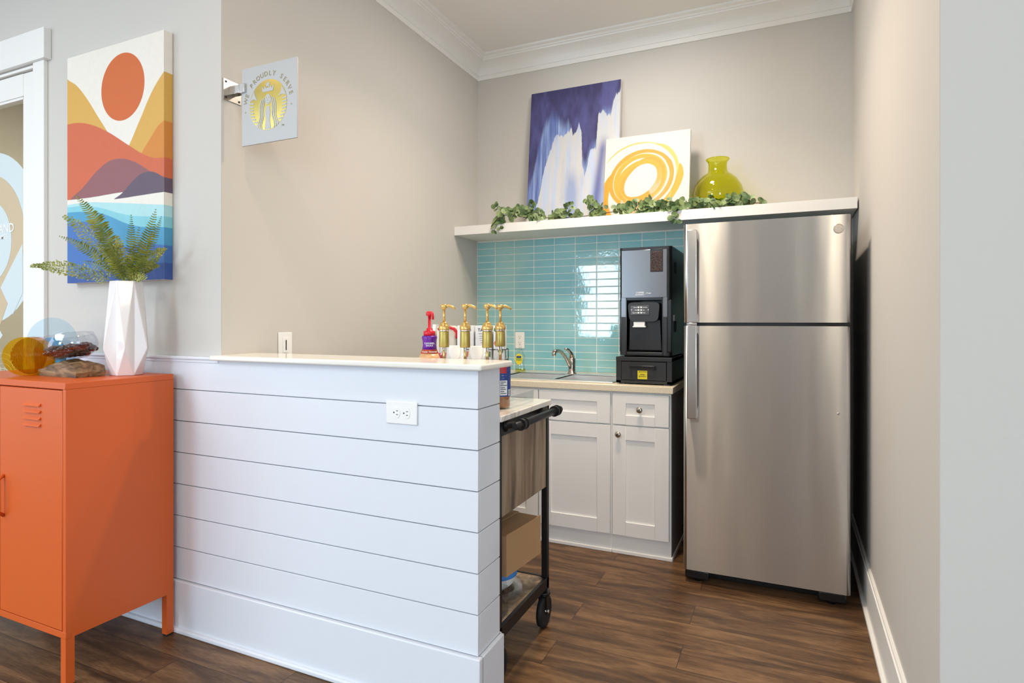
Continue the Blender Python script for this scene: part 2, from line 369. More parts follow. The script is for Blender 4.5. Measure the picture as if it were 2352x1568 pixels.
# rest of the large room behind the camera
b = MB(); b.box(3.5, -4.6, 0, 3.6, -2.5, ZC).box(3.5, -.3, 0, 3.6, YF, ZC).box(3.5, -2.5, 0, 3.6, -.3, .75).box(3.5, -2.5, 2.5, 3.6, -.3, ZC); struct(b.build('wall_east', M['paint']))
struct(MB().box(-5.6, -1.6-1.1, 0, -5.5, -4.6, ZC).box(-5.6, -.5, 0, -5.5, 4.6, ZC).box(-5.6, -2.7, 0, -5.5, -.5, .75).box(-5.6, -2.7, 2.5, -5.5, -.5, ZC).build('wall_west', M['paint']))
b = MB(); b.box(-5.6, -4.6, 0, 3.6, -4.5, .8); b.box(-5.6, -4.6, 2.45, 3.6, -4.5, ZC)
for x0, x1 in ((-5.6, -3.8), (-2.9, 1.3), (2.9, 3.6)): b.box(x0, -4.6, .8, x1, -4.5, 2.45)
struct(b.build('wall_south', M['paint']))
for k, (x0, x1) in enumerate(((-3.8, -2.9), (1.3, 2.9))):
    b = MB()
    b.box(x0-.06, -4.5, .74, x0, -4.47, 2.51).box(x1, -4.5, .74, x1+.06, -4.47, 2.51).box(x0-.06, -4.5, 2.45, x1+.06, -4.47, 2.52).box(x0-.06, -4.5, .73, x1+.06, -4.45, .8)
    struct(b.build('window_%d' % (k+1), M['white']))
# the room seen through the glass door
struct(MB().box(-5.5, 4.5, 0, -2.13, 4.6, ZC).build('wall_hall', M['paint']))
b = MB(); b.box(-5.5, 3.2, 2.62, -2.13, 3.3, ZC)
struct(b.build('trim_5', M['paint']))

# crown moulding
def crown_prof(n, up_sign=1):
    return [(0, 0), (.010, 0), (.012, .028), (.017, .030), (.018, .036)] + \
           [(.018+.060*(t/6.0)**1.9+.0, .036+.068*(t/6.0)**.62) for t in range(1, 7)] + \
           [(.084, .104), (.086, .114), (.094, .116), (.098, .124), (.106, .126), (.117, .130), (.117, .142), (0, .142)]
CR = crown_prof(0); Z0 = ZC-.142
b = MB(); rings = []
path = [(XL, YF-.2, (1, 0)), (XL, YB, (1, -1)), (XR1, YB, (-1, -1)), (XR0, YF, (-1, 0))]
for (x, y, d) in path:
    rings.append([b.bm.verts.new((x+d[0]*p, y+d[1]*p, Z0+q)) for p, q in CR])
for r0, r1 in zip(rings, rings[1:]):
    for k in range(len(CR)-1): b._f([r0[k], r0[k+1], r1[k+1], r1[k]])
for q in (rings[0], rings[-1]): b._f(q)
struct(b.build('trim_1', M['white']))

# half wall with shiplap boards
HX = -.857; YS = 1.635
b = MB(); b.box(XL, YF, 0, HX-.012, 1.778, 1.088)
zs = [0.0, .204, .331, .458, .585, .712, .839, .966, 1.088]
for z0, z1 in zip(zs[1:], zs[2:]):
    b.box(-3.128, YS, z0+.0022, HX, YF+.001, z1-.0008, .0012, 1)
    b.box(HX-.013, YF, z0+.0022, HX, 1.79, z1-.0008, .0012, 1)
    b.box(XL+.001, 1.777, z0+.0022, HX-.0125, 1.79, z1-.0008)
struct(b.build('wall_half', M['ship']))
b = MB(); b.box(-3.128, 1.622, 0, HX+.012, YF, .203, .004).box(HX-.012, YF-.01, 0, HX+.012, 1.80, .203, .004).box(XL, 1.79, 0, HX, 1.803, .203)
b.box(-3.128, 1.610, 0, HX+.024, 1.630, .02, .006).box(HX, 1.62, 0, HX+.024, 1.80, .02, .006)
struct(b.build('baseboard_half', M['ship']))
b = MB(); b.box(-2.0, 1.602, 1.0885, HX+.028, 1.832, 1.108, .006, 3)
struct(b.build('trim_2', M['quartz']))
b = MB(); b.box(-3.128, 1.626, 1.088, -1.985, YF+.001, 1.100, .003).box(-3.128, 1.632, 1.076, -1.985, YF+.001, 1.089, .002)
struct(b.build('trim_3', M['ship']))

# right baseboard
def rwall(y, d=0): return XR0+(XR1-XR0)*(y-YF)/(YB-YF)-d
b = MB()
b.prism([(rwall(YF), YF-.012, 0), (rwall(YB), YB, 0), (rwall(YB, .016), YB, 0), (rwall(YF, .016), YF-.012, 0)], (0, 0, .165))
b.prism([(rwall(YF), YF-.012, .165), (rwall(YB), YB, .165), (rwall(YB, .011), YB, .165), (rwall(YF, .011), YF-.012, .165)], (0, 0, .012))
b.prism([(rwall(YF), YF-.022, 0), (rwall(YB), YB, 0), (rwall(YB, .030), YB, 0), (rwall(YF, .030), YF-.022, 0)], (0, 0, .014))
b.box(XR0, YF-.012, 0, 3.5, YF, .165)
struct(b.build('baseboard_right', M['white']))

# glazed door on the left with its casing
b = MB(); b.box(DX1, 1.632, 0, -3.132, YF, 2.456, .002).box(DX0-.09, 1.632, 0, DX0, YF, 2.456, .002)
b.box(DX0-.11, 1.618, 2.456, -3.105, YF, 2.598, .002)
b.box(DX1-.014, YF-.01, 0, DX1, YF+.12, 2.45).box(DX0, YF-.01, 0, DX0+.014, YF+.12, 2.45).box(DX0, YF-.01, 2.438, DX1, YF+.12, 2.45)
struct(b.build('trim_4', M['white']))
b = MB(); dy0, dy1 = 1.652, 1.695; gx0, gx1, gz0, gz1 = DX0+.13, -3.338, .25, 2.325
b.box(DX1-.016, dy0, .01, gx1, dy1, 2.432, .003).box(DX0+.016, dy0, .01, gx0, dy1, 2.432, .003).box(gx0, dy0, gz1, gx1, dy1, 2.432).box(gx0, dy0, .01, gx1, dy1, gz0)
b.box(gx1-.012, dy0+.006, gz0, gx1, dy1-.006, gz1).box(gx0, dy0+.006, gz1-.012, gx1, dy1-.006, gz1)
door = struct(b.build('door_1', M['white']))
MB().box(gx0, 1.67, gz0, gx1, 1.676, gz1).build('door_glass', M['doorglass'], door)
# film decal on the glass, generic map pin
def disc_pts(cx, cz, r, y, n=48, rz=None):
    return [(cx+r*math.cos(2*PI*k/n), y, cz+(rz or r)*math.sin(2*PI*k/n)) for k in range(n)]
yg = 1.669; cx, cz = -3.66, 1.85
def clipx(pts): return [(max(gx0+.002, min(gx1-.002, p[0])), p[1], p[2]) for p in pts]
def pin(r, low, y, n=40, a0=-28):
    pts = [(cx+r*math.cos(R(t)), y, cz+r*math.sin(R(t))) for t in np.linspace(a0, 180-a0, n)]
    return pts+[(cx, y, cz-low)]
frost = MB(); c0 = P(-10, 520, Y=yg)
cx, cz = -3.66, 1.66
frost.prism(clipx(disc_pts(cx, cz, .43, yg-.0004, 64)), (0, .0003, 0))
q = [P(2, 660, Y=yg), P(52, 560, Y=yg), P(53, 672, Y=yg), P(30, 722, Y=yg)]
frost.prism([(p.x, yg-.0014, p.z) for p in q], (0, .0003, 0))
frost.prism([(p.x, yg-.0004, p.z) for p in (P(-14, 765, Y=yg), P(-2, 755, Y=yg), P(6, 770, Y=yg), P(-4, 785, Y=yg))], (0, .0003, 0))
frost.build('frosted_film', M['frost'], door)
cx, cz = -3.68, 1.66
b = MB(); b.prism(clipx(pin(.32, .62, yg-.0012)), (0, .0003, 0)); b.build('tan_film', M['tanfilm'], door)
b = MB(); b.prism(disc_pts(cx, cz-.02, .21, yg-.0019), (0, .0003, 0)); b.build('frosted_film', M['frost'], door)
p = P(34, 523, Y=yg); text('LAND', .062, (p.x, yg-.0026, p.z), M['lblwhite'], 'lettering', door, align='RIGHT')
p = P(19, 544, Y=yg); text('HOMES', .034, (p.x, yg-.0026, p.z), M['lblwhite'], 'lettering', door, align='RIGHT')
b = MB()
for (ax, az) in ((8, 880), (-30, 880), (46, 880)):
    c = P(ax, az, Y=yg)
    for r in (.05, .075, .10, .125, .15):
        pts = [(c.x+r*math.cos(t), yg-.0012, c.z+r*math.sin(t)) for t in np.linspace(.1, PI-.1, 20)]
        pts = [q for q in pts if gx0 < q[0] < gx1-.003]
        if len(pts) > 2: b.tube(pts, .0007, 4)
b.build('scallop_film', M['lblwhite'], door)

# backsplash tiles
b = MB(); b.box(XL+.0005, YB-.0085, .90, XR1-.012, YB-.0005, 1.806)
b.mi = 1
TW, TH = .1474, .0477
for i in range(-1, 16):
    for j in range(-1, 19):
        x0, x1 = max(-1.847+i*TW, XL+.002), min(-1.847+(i+1)*TW, XR1-.016)
        z0, z1 = max(.939+j*TH, .902), min(.939+(j+1)*TH, 1.805)
        if x1-x0 < .01 or z1-z0 < .008: continue
        g = .0019; n0 = len(b.bm.verts)
        old = set(b.bm.verts)
        b.box(x0+g, YB-.0105, z0+g, x1-g, YB-.003, z1-g, .0022, 2)
        tx, tz = random.gauss(0, .0035), random.gauss(0, .006)
        xc, zc = (x0+x1)/2, (z0+z1)/2
        for v in b.bm.verts:
            if v not in old: v.co.y += (v.co.x-xc)*tx+(v.co.z-zc)*tz
struct(b.build('wall_backsplash', [M['grout'], M['tile']]))

# ================================================================ plates, switches
def wall_plate(loc, rz, w_, h_, label, cat, name, kind):
    t = thing(name, loc, label, cat); t.rotation_euler = (0, 0, 0)
    b = MB(); x, y, z = loc
    parts = []
    def L3(u, d, v): # u along wall, d out of wall, v up
        return Vector((x+u*math.cos(rz)+d*math.sin(rz), y+u*math.sin(rz)-d*math.cos(rz), z+v))
    def bx(mb, u0, u1, d0, d1, v0, v1, bev=0):
        p, q = L3(u0, d0, v0), L3(u1, d1, v1); mb.box(p.x, p.y, p.z, q.x, q.y, q.z, bev); return mb
    bx(MB(), -w_/2, w_/2, .0003, .006, -h_/2, h_/2, .0025).build('cover_plate', M['plate'], t)
    if kind == 'rocker':
        bx(MB(), -.0165, .0165, .0062, .0085, -.033, .033, .001).build('rocker', M['plate'], t)
        bx(MB(), -.0025, .0025, .0086, .0095, -.022, .022).build('switch_slider', M['slot'], t)
    else:
        for s in (-1, 1):
            off = (s*.0195, 0) if kind == 'horizontal' else (0, s*.0195)
            m1 = MB()
            n = 28; pts = []
            for k in range(n):
                a = 2*PI*k/n; rx = .0165*max(-.82, min(.82, math.cos(a)))/.82 if kind != 'horizontal' else .0165*math.cos(a)
                if kind == 'horizontal': uu, vv = .0150*math.cos(a), .0170*max(-.85, min(.85, math.sin(a)))/.85
                else: uu, vv = .0170*max(-.85, min(.85, math.cos(a)))/.85, .0150*math.sin(a)
                pts.append(L3(off[0]+uu, .006, off[1]+vv))
            m1.prism(pts, L3(0, .0075, 0)-L3(0, .006, 0))
            rc = m1.build('receptacle', M['plate'], t)
            m2 = MB()
            if kind == 'horizontal':
                for vv in (-.006, .006): bx(m2, off[0]+.001, off[0]+.0075, .0073, .0078, vv-.0011, vv+.0011)
                bx(m2, off[0]-.0105, off[0]-.006, .0073, .0078, -.0022, .0022)
            else:
                for uu in (-.006, .006): bx(m2, uu-.0011, uu+.0011, .0073, .0078, off[1]+.001, off[1]+.0075)
                bx(m2, -.0022, .0022, .0073, .0078, off[1]-.0095, off[1]-.005)
            m2.build('slots', M['slot'], rc)
        bx(MB(), -.0018, .0018, .006, .0068, -.0018, .0018).build('screw', M['plate'], t)
    return t
wall_plate((-1.137, YS, .940), 0, .122, .074, 'white horizontal double outlet on the shiplap half wall', 'outlet', 'wall_outlet', 'horizontal')
wall_plate((-1.655, YB-.0108, 1.108), 0, .070, .112, 'white upright outlet on the aqua tile backsplash behind the soap bottle', 'outlet', 'wall_outlet', 'vertical')
wall_plate((XL, 1.974, 1.135), R(90), .078, .112, 'white light switch on the beige alcove wall above the half wall ledge', 'light switch', 'light_switch', 'rocker')

# ================================================================ base cabinets, worktop
YC = 3.146
def shaker(name, x0, x1, z0, z1, parent, rail=.072):
    b = MB(); y0, y1 = YC-.019, YC
    b.box(x0, y0, z0, x0+rail, y1, z1, .0012, 1).box(x1-rail, y0, z0, x1, y1, z1, .0012, 1)
    rv = min(rail, (z1-z0)*.30)
    b.box(x0+rail, y0, z1-rv, x1-rail, y1, z1).box(x0+rail, y0, z0, x1-rail, y1, z0+rv).box(x0+rail, y0+.008, z0+rv, x1-rail, y1, z1-rv)
    return b.build(name, M['cab'], parent)
def knob(x, z, parent):
    b = MB(); y = YC-.019
    b.lathe([(.007, 0), (.0055, -.006), (.006, -.011), (.014, -.014), (.0165, -.019), (.014, -.024), (.006, -.027)], (x, y, z), 24, axis='Y', cap1=True)
    b.build('knob', M['nickel'], parent)
def cabinet(x0, x1, label, drawers, doors, xr_side=False):
    t = thing('base_cabinet', ((x0+x1)/2, YC, 0), label, 'cabinet')
    b = MB(); b.box(x0, YC, .095, x0+.018, YB-.02, .864).box(x1-.018, YC, .095, x1, YB-.02, .864).box(x0+.018, YC, .095, x1-.018, YB-.02, .113).box(x0+.018, YB-.03, .113, x1-.018, YB-.02, .864).box(x0+.018, YC, .684, x1-.018, YC+.018, .70).box(x0+.018, YC, .846, x1-.018, YC+.018, .864).box((x0+x1)/2-.02, YC+.0005, .113, (x0+x1)/2+.02, YC+.0175, .684).box((x0+x1)/2-.02, YC+.0005, .70, (x0+x1)/2+.02, YC+.0175, .846); b.build('body', M['cab'], t)
    b = MB(); b.box(x0, YC+.002, 0, x1, YC+.016, .095); b.box(x0, YC-.008, 0, x1+(.008 if xr_side else 0), YC+.004, .02, .004)
    if xr_side: b.box(x1-.004, YC+.004, 0, x1+.008, YB-.02, .02)
    b.build('toe_board', M['cab'], t)
    if xr_side: MB().box(x1, YC+.004, .02, x1+.003, YB-.02, .864).build('side_panel', M['cabshade'], t)  # thin sheet with the side's shade painted in
    for (a, c, kn) in drawers:
        d = shaker('drawer' if kn else 'false_front', a, c, .692, .855, t)
        if kn: knob((a+c)/2, .775, d)
    for (a, c, kx) in doors:
        d = shaker('door', a, c, .104, .684, t)
        if kx is not None: knob(kx, .640, d)
cabinet(-.838, -.528, 'narrow white base cabinet with one drawer, next to the fridge', [(-.832, -.536, 1)], [(-.832, -.536, -.797)], True)
cabinet(-1.672, -.839, 'wide white base cabinet under the sink, behind the cart', [(-1.254, -.845, 0), (-1.666, -1.260, 0)], [(-1.254, -.845, None), (-1.666, -1.260, None)])
MB().box(XL+.001, YC+.001, 0, -1.673, YB-.02, .864).build('f', M['cab']).name = 'filler_panel'
tag(bpy.data.objects['filler_panel'], 'plain white filler panel in the corner left of the sink cabinet', 'cabinet panel')
# worktop with sink cut-out
SX0, SX1, SY0, SY1 = -1.60, -.845, 3.185, 3.655
b = MB(); wy0 = 3.12; z0, z1 = .866, .900
b.box(XL+.001, wy0, z0, -.514, SY0+.02, z1, .002, 1).box(XL+.001, SY1-.02, z0, -.514, YB-.011, z1, .002, 1).box(XL+.001, SY0+.02, z0, SX0+.02, SY1-.02, z1).box(SX1-.02, SY0+.02, z0, -.514, SY1-.02, z1)
tag(b.build('worktop', M['laminate']), 'beige stone worktop over the white base cabinets', 'worktop')
t = thing('sink', ((SX0+SX1)/2, 3.42, .90), 'stainless steel drop-in double sink set in the beige worktop', 'sink')
b = MB(); zt = .907
b.box(SX0, SY0, .9005, SX1, SY0+.045, zt, .002).box(SX0, SY1-.085, .9005, SX1, SY1, zt, .002).box(SX0, SY0+.03, .9005, SX0+.03, SY1-.085, zt).box(SX1-.03, SY0+.03, .9005, SX1, SY1-.085, zt).box(-1.24, SY0+.03, .9005, -1.205, SY1-.085, zt)
b.build('rim', M['sinksteel'], t)
for x0, x1 in ((SX0+.03, -1.24), (-1.205, SX1-.03)):
    b = MB(); y0, y1 = SY0+.03, SY1-.085; zb = .72; k = .0
    for (a0, c0, a1, c1) in ((x0, y0, x1, y0), (x1, y0, x1, y1), (x1, y1, x0, y1), (x0, y1, x0, y0)):
        b.poly([(a0, c0, zt-.001), (a1, c1, zt-.001), (a1, c1, zb), (a0, c0, zb)])
    b.poly([(x0, y0, zb), (x1, y0, zb), (x1, y1, zb), (x0, y1, zb)])
    bs = b.build('basin', M['sinksteel'], t)
    MB().lathe([(.04, .001), (.03, .004), (.001, .002)], ((x0+x1)/2, (y0+y1)/2, zb), 20).build('drain', M['chrome'], bs)
fx, fy = -1.222, 3.612
t = thing('faucet', (fx, fy, .907), 'brushed nickel single lever faucet behind the sink', 'faucet')
MB().lathe([(.03, 0), (.03, .004), (.023, .008), (.022, .060), (.024, .075), (.022, .095), (.012, .108), (.001, .112)], (fx, fy, .907), 28).build('body', M['nickel'], t)
pts = []
for k in range(13):
    s = k/12; pts.append((fx-.005-.03*s, fy-.015-.215*s, .945+.115*math.sin(PI*.62*s)**.9))
b = MB(); b.tube(pts, [.0115]*11+[.0115, .0125], 14); b.cyl(pts[-1], Vector(pts[-1])+Vector((0, -.002, -.022)), .0125, .0125, 16); b.build('spout', M['nickel'], t)
MB().tube([(fx, fy, 1.01), (fx-.004, fy-.006, 1.035), (fx-.016, fy-.03, 1.060), (fx-.028, fy-.055, 1.066)], [.018, .012, .009, .007], 14).build('lever', M['nickel'], t)
# soap bottle
sx, sy = -1.564, 3.575
t = thing('soap_bottle', (sx, sy, .908), 'clear squeeze bottle of yellow dish soap behind the sink', 'soap bottle')
def ell(mb, prof, c, sx_, sy_, seg=28):
    old = set(mb.bm.verts); mb.lathe(prof, (0, 0, 0), seg, cap1=True)
    for v in mb.bm.verts:
        if v not in old: v.co = Vector((v.co.x*sx_, v.co.y*sy_, v.co.z))+Vector(c)
    return mb
ell(MB(), [(.036, 0), (.038, .01), (.034, .035), (.026, .055), (.033, .08), (.034, .105), (.022, .135), (.011, .148), (.011, .155)], (sx, sy, .908), 1, .62).build('bottle', M['glass'], t)
ell(MB(), [(.034, .002), (.036, .01), (.033, .022)], (sx, sy, .908), .97, .58).build('soap', M['soapliq'], t)
ell(MB(), [(.010, .155), (.010, .165), (.006, .168), (.006, .178)], (sx, sy, .908), 1, 1).build('cap', M['glass'], t)
b = MB()
pts = [(sx+.026*math.cos(a), sy-.0235, .993+.036*math.sin(a)) for a in np.linspace(0, 2*PI, 24, endpoint=False)]
b.prism(pts, (0, .001, 0)); lb = b.build('label', M['yellow'], t)
MB().box(sx-.017, sy-.0243, 1.001, sx+.017, sy-.0236, 1.013).build('print', M['lblblue'], lb)
MB().box(sx-.019, sy-.0243, .982, sx+.019, sy-.0236, .999).build('print', M['paleblue'], lb)

# ================================================================ fridge
FX0, FX1, FYF = -.435, .2625, 2.93
t = thing('refrigerator', ((FX0+FX1)/2, 3.3, 0), 'tall stainless steel top-freezer refrigerator beside the base cabinets', 'refrigerator')
b = MB(); b.box(FX0+.004, FYF+.075, .035, FX1-.004, 3.72, 1.690, .004); b.build('cabinet_body', M['fridgeside'], t)
def door_mesh(z0, z1):
    b = MB(); n = 8; pts = []
    r = .016; y0, y1 = FYF, FYF+.068
    for (cxx, cy, a0) in ((FX0+r, y0+r, 180), (FX1-r, y0+r, 270)):
        for k in range(n+1):
            a = R(a0+90*k/n); pts.append((cxx+r*math.cos(a), cy+r*math.sin(a), z0))
    pts += [(FX1, y1, z0), (FX0, y1, z0)]
    b.prism(pts, (0, 0, z1-z0))
    for f in b.bm.faces: f.smooth = len(f.verts) == 4 and abs(f.normal.z) < .5 and f.calc_area() < .05
    return b
fz = door_mesh(1.233, 1.699).build('freezer_door', M['steel'], t)
fd = door_mesh(.062, 1.217).build('refrigerator_door', M['steel'], t)
MB().box(FX0+.006, FYF+.012, 1.217, FX1-.004, FYF+.075, 1.233).build('gap_strip', M['blackp'], t)
MB().box(FX1-.085, FYF+.004, 1.219, FX1-.002, FYF+.012, 1.231).box(FX1-.018, FYF+.001, 1.222, FX1+.001, FYF+.012, 1.228).build('hinge', M['blackp'], t)
MB().box(FX1-.07, FYF+.02, 1.6995, FX1-.02, FYF+.10, 1.708, .003).build('hinge_cover', M['blackp'], t)
def handle(z0, z1, par, base_end):
    b = MB(); x0, x1 = -.411, -.366; y = 2.875
    b.box(x0, y, z0, x1, y+.014, z1, .004, 3)
    for z in (z0+.02, z1-.02): b.box(x0+.004, y+.01, z-.02, x1-.002, FYF-.0005, z+.02, .003)
    return b.build('handle', M['handle'], par)
h1 = handle(1.232, 1.664, fz, 0); h2 = handle(.785, 1.222, fd, 1)
MB().box(-.411, 2.873, 1.222, -.366, 2.89, 1.231, .001).build('handle_cap', M['chrome'], h1)
MB().lathe([(.0205, 0), (.0205, -.003), (.018, -.0036), (.0175, -.003)], (.216, FYF, 1.638), 32, axis='Y', cap1=True).build('badge', M['nickel'], fz)
bd = [o for o in fz.children if o.name.startswith('badge')][0]
text('GE', .020, (.216, FYF-.0038, 1.638), M['chrome'], 'monogram', bd)
MB().lathe([(.004, 0), (.006, -.004), (.004, -.008)], (.216, FYF, .841), 14, axis='Y', cap1=True).build('door_button', M['chrome'], fd)
for x in (FX0+.06, FX1-.07):
    b = MB(); b.box(x-.055, FYF+.02, .014, x+.055, FYF+.10, .055, .006).cyl((x, FYF+.05, 0), (x, FYF+.05, .02), .016)
    b.build('foot', M['blackp'], t)
b = MB().box(FX0+.02, FYF+.10, .002, FX1-.02, FYF+.115, .036); b.build('kick_grille', M['blackp'], t)

# ================================================================ coffee machine on drawer box
bx0, bx1, by0, by1, bz0, bz1 = -.829, -.531, 3.19, 3.66, .9003, 1.047
t = thing('coffee_drawer_stand', ((bx0+bx1)/2, 3.42, bz0), 'black metal drawer box under the coffee machine, on the beige worktop', 'drawer box')
b = MB(); b.box(bx0, by0+.004, bz0+.006, bx0+.028, by1, bz1-.002, .002).box(bx1-.028, by0+.004, bz0+.006, bx1, by1, bz1-.002, .002).box(bx0, by0, bz1-.022, bx1, by1, bz1, .002).box(bx0, by0+.004, bz0+.006, bx1, by1, bz0+.022, .002).box(bx0+.02, by1-.02, bz0+.02, bx1-.02, by1, bz1-.02)
for x in (bx0+.03, bx1-.03): b.box(x-.015, by0+.01, bz0, x+.015, by0+.04, bz0+.008)
for x in (bx0+.03, bx1-.03): b.box(x-.015, by1-.04, bz0, x+.015, by1-.01, bz0+.008)
b.build('housing', M['blackm'], t)
dr = MB().box(bx0+.030, by0+.002, bz0+.024, bx1-.030, by0+.20, bz1-.025, .002).build('drawer', M['blackm'], t)
b = MB(); b.box(bx0+.078, by0-.022, .986, bx1-.084, by0-.014, 1.004, .003).box(bx0+.078, by0-.018, .988, bx0+.09, by0+.003, 1.002).box(bx1-.096, by0-.018, .988, bx1-.084, by0+.003, 1.002); b.build('handle', M['blackp'], dr)
st = MB().box(-.711, by0+.0003, .930, -.660, by0+.0018, .975).build('warning_sticker', M['yellow'], dr)
text('CAUTION', .009, (-.683, by0, .969), M['ink'], 'print', st)
text('OPEN\nSLOWLY', .010, (-.6855, by0, .949), M['ink'], 'print', st)
b = MB(); b.prism([(-.706, by0, .9655), (-.700, by0, .9655), (-.703, by0, .9715)], (0, .0003, 0)); b.build('print', M['ink'], st)

mx0, mx1, my0, my1, mz0, mz1 = -.813, -.535, 3.20, 3.64, 1.0475, 1.635
t = thing('coffee_machine', ((mx0+mx1)/2, 3.42, mz0), 'tall black and steel bean-to-cup coffee machine on the black drawer box', 'coffee machine')
b = MB(); r = .022
def rrect(x0, x1, y0, y1, r, z, n=6, front_only=True):
    pts = []
    for (cxx, cy, a0, on) in ((x0+r, y0+r, 180, 1), (x1-r, y0+r, 270, 1)):
        for k in range(n+1):
            a = R(a0+90*k/n); pts.append((cxx+r*math.cos(a), cy+r*math.sin(a), z))
    return pts+[(x1, y1, z), (x0, y1, z)]
iz0, iz1, ix0, ix1 = 1.075, 1.352, mx0+.040, mx1-.046   # niche
b.prism(rrect(mx0, mx1, my0, my1, r, iz1), (0, 0, mz1-.012-iz1))
b.prism(rrect(mx0, mx1, my0, my1, r, mz0+.008), (0, 0, iz0-mz0-.008))
b.box(mx0, my0+.02, iz0, ix0, my1, iz1).box(ix1, my0+.02, iz0, mx1, my1, iz1).box(ix0, my0+.15, iz0, ix1, my1, iz1)
b.box(mx0+.001, my0+.004, iz0, ix0, my0+.03, iz1, .003).box(ix1, my0+.004, iz0, mx1-.001, my0+.03, iz1, .003)
b.build('body', M['blackp'], t)
MB().prism(rrect(mx0-.001, mx1+.001, my0-.001, my1, r, mz1-.012), (0, 0, .012)).build('lid', M['blackp'], t)
# steel front skin with arch
b = MB(); fz0 = 1.262; y = my0-.003
def strip(x0, x1, z0, z1): b.box(x0, y, z0, x1, my0+.004, z1, .0015, 1)
b.box(mx0+.013, y, iz1+.012, mx1-.022, my0+.004, mz1-.014, .002, 1); b.box(mx0+.013, y, fz0, ix0-.002, my0+.004, iz1+.013); b.box(ix1+.002, y, fz0, mx1-.022, my0+.004, iz1+.013)
b.build('front_panel', M['machsteel'], t)
b = MB(); b.box(mx0+.013, y, mz0+.008, ix0-.002, my0+.004, fz0-.002, .002).box(ix1+.002, y, mz0+.008, mx1-.022, my0+.004, fz0-.002, .002).box(ix0, my0-.002, mz0+.01, ix1, my0+.12, iz0-.001, .003)
b.build('lower_trim', M['blackm'], t)
b = MB(); b.box(ix0-.003, y-.001, iz0, ix0+.002, my0, iz1+.012).box(ix1-.002, y-.001, iz0, ix1+.003, my0, iz1+.012).box(ix0-.003, y-.001, iz1+.008, ix1+.003, my0, iz1+.013); b.build('niche_edge', M['blackp'], t)
b = MB(); b.prism([(ix0+.010, my0+.02, iz0+.01), (ix1-.010, my0+.02, iz0+.01), (ix1-.016, my0+.012, 1.245), (ix0+.016, my0+.012, 1.245)], (0, .10, 0)); b.build('cup_guard', M['blackm'], t)
# display head
b = MB(); hx0, hx1, hz0, hz1 = ix0+.008, ix1-.012, 1.237, 1.340
n = 40; pts = []
for k in range(n):
    a = 2*PI*k/n; c, s = math.cos(a), math.sin(a)
    u = math.copysign(abs(c)**.35, c); v = math.copysign(abs(s)**.35, s)
    pts.append(((hx0+hx1)/2+u*(hx1-hx0)/2*(.94+.06*v), my0-.012, (hz0+hz1)/2+v*(hz1-hz0)/2))
b.prism(pts, (0, .11, 0)); hd = b.build('display_head', M['blackm'], t)
sx0, sx1, sz0, sz1 = -.748, -.648, 1.273, 1.323
sc_ = MB().box(sx0, my0-.0142, sz0, sx1, my0-.012, sz1, .001).build('touch_screen', M['screen'], t)
b = MB()
for j in range(3):
    z = 1.313-j*.0145
    for s in (-1, 1):
        cxx = (sx0+sx1)/2+s*.007
        b.prism([(cxx-.005, my0-.0146, z+.004), (cxx+.005, my0-.0146, z+.004), (cxx+.0035, my0-.0146, z-.004), (cxx-.0035, my0-.0146, z-.004)], (0, .0004, 0))
b.build('cup_icons', M['lblwhite'], sc_)
for j, (a_, c_) in enumerate((('Espresso', 'Americano'), ('Coffee', 'Latte'), ('Cappuccino', 'Mocha'))):
    z = 1.313-j*.0145
    text(a_, .0078, (sx0+.0375, my0-.0144, z), M['lblwhite'], 'print', sc_, align='RIGHT', ext=.0001, sx=.75)
    text(c_, .0078, (sx1-.0365, my0-.0144, z), M['lblwhite'], 'print', sc_, align='LEFT', ext=.0001, sx=.75)
text('<', .013, (sx0+.005, my0-.0144, 1.299), M['lblwhite'], 'print', sc_, ext=.0001); text('>', .013, (sx1-.005, my0-.0144, 1.299), M['lblwhite'], 'print', sc_, ext=.0001)
b = MB(); b.box(-.733, my0-.010, 1.212, -.673, my0+.03, 1.236, .002); b.box(-.738, my0-.012, 1.206, -.668, my0+.02, 1.213, .002); b.build('spout', M['plate'], t)
bh = MB().box(-.645, y-.0012, 1.500, -.578, y+.001, 1.622, .001).build('bean_window', M['blackp'], t)
b = MB()
for k in range(420):
    x, z = random.uniform(-.641, -.582), random.uniform(1.504, 1.606)
    b.ball((x, y-.0014, z), .0038, (random.uniform(.7, 1.3), .35, random.uniform(.7, 1.2)), 6)
o = b.build('coffee_beans', M['bean'], bh); o['kind'] = 'stuff'
text('COFFEE', .0125, (-.700, y-.0005, 1.391), M['plate'], 'logo', t, ext=.0002); text('EQUIPMENT', .009, (-.700, y-.0005, 1.380), M['plate'], 'logo', t, ext=.0002); text('| Fresh', .010, (-.655, y-.0005, 1.388), M['plate'], 'logo', t, ext=.0002)
b = MB(); b.box(mx1, my0+.06, 1.24, mx1+.004, my0+.085, 1.272, .001); b.build('side_button', M['plate'], t)
for z in (1.18, 1.50): MB().box(mx1, my0+.11, z, mx1+.005, my0+.14, z+.06, .002).build('side_latch', M['blackm'], t)
b = MB()
for x in (mx0+.035, mx1-.035):
    for yy in (my0+.04, my1-.04): MB().cyl((x, yy, 1.0475), (x, yy, mz0+.010), .016).build('foot', M['rubber'], t)

# ================================================================ shelf and what stands on it
SZ = 1.864
tag(MB().box(XL+.001, 3.454, 1.807, .338, YB-.001, SZ, .001).build('floating_shelf', M['white']), 'long white floating shelf above the tile backsplash and the fridge', 'shelf')

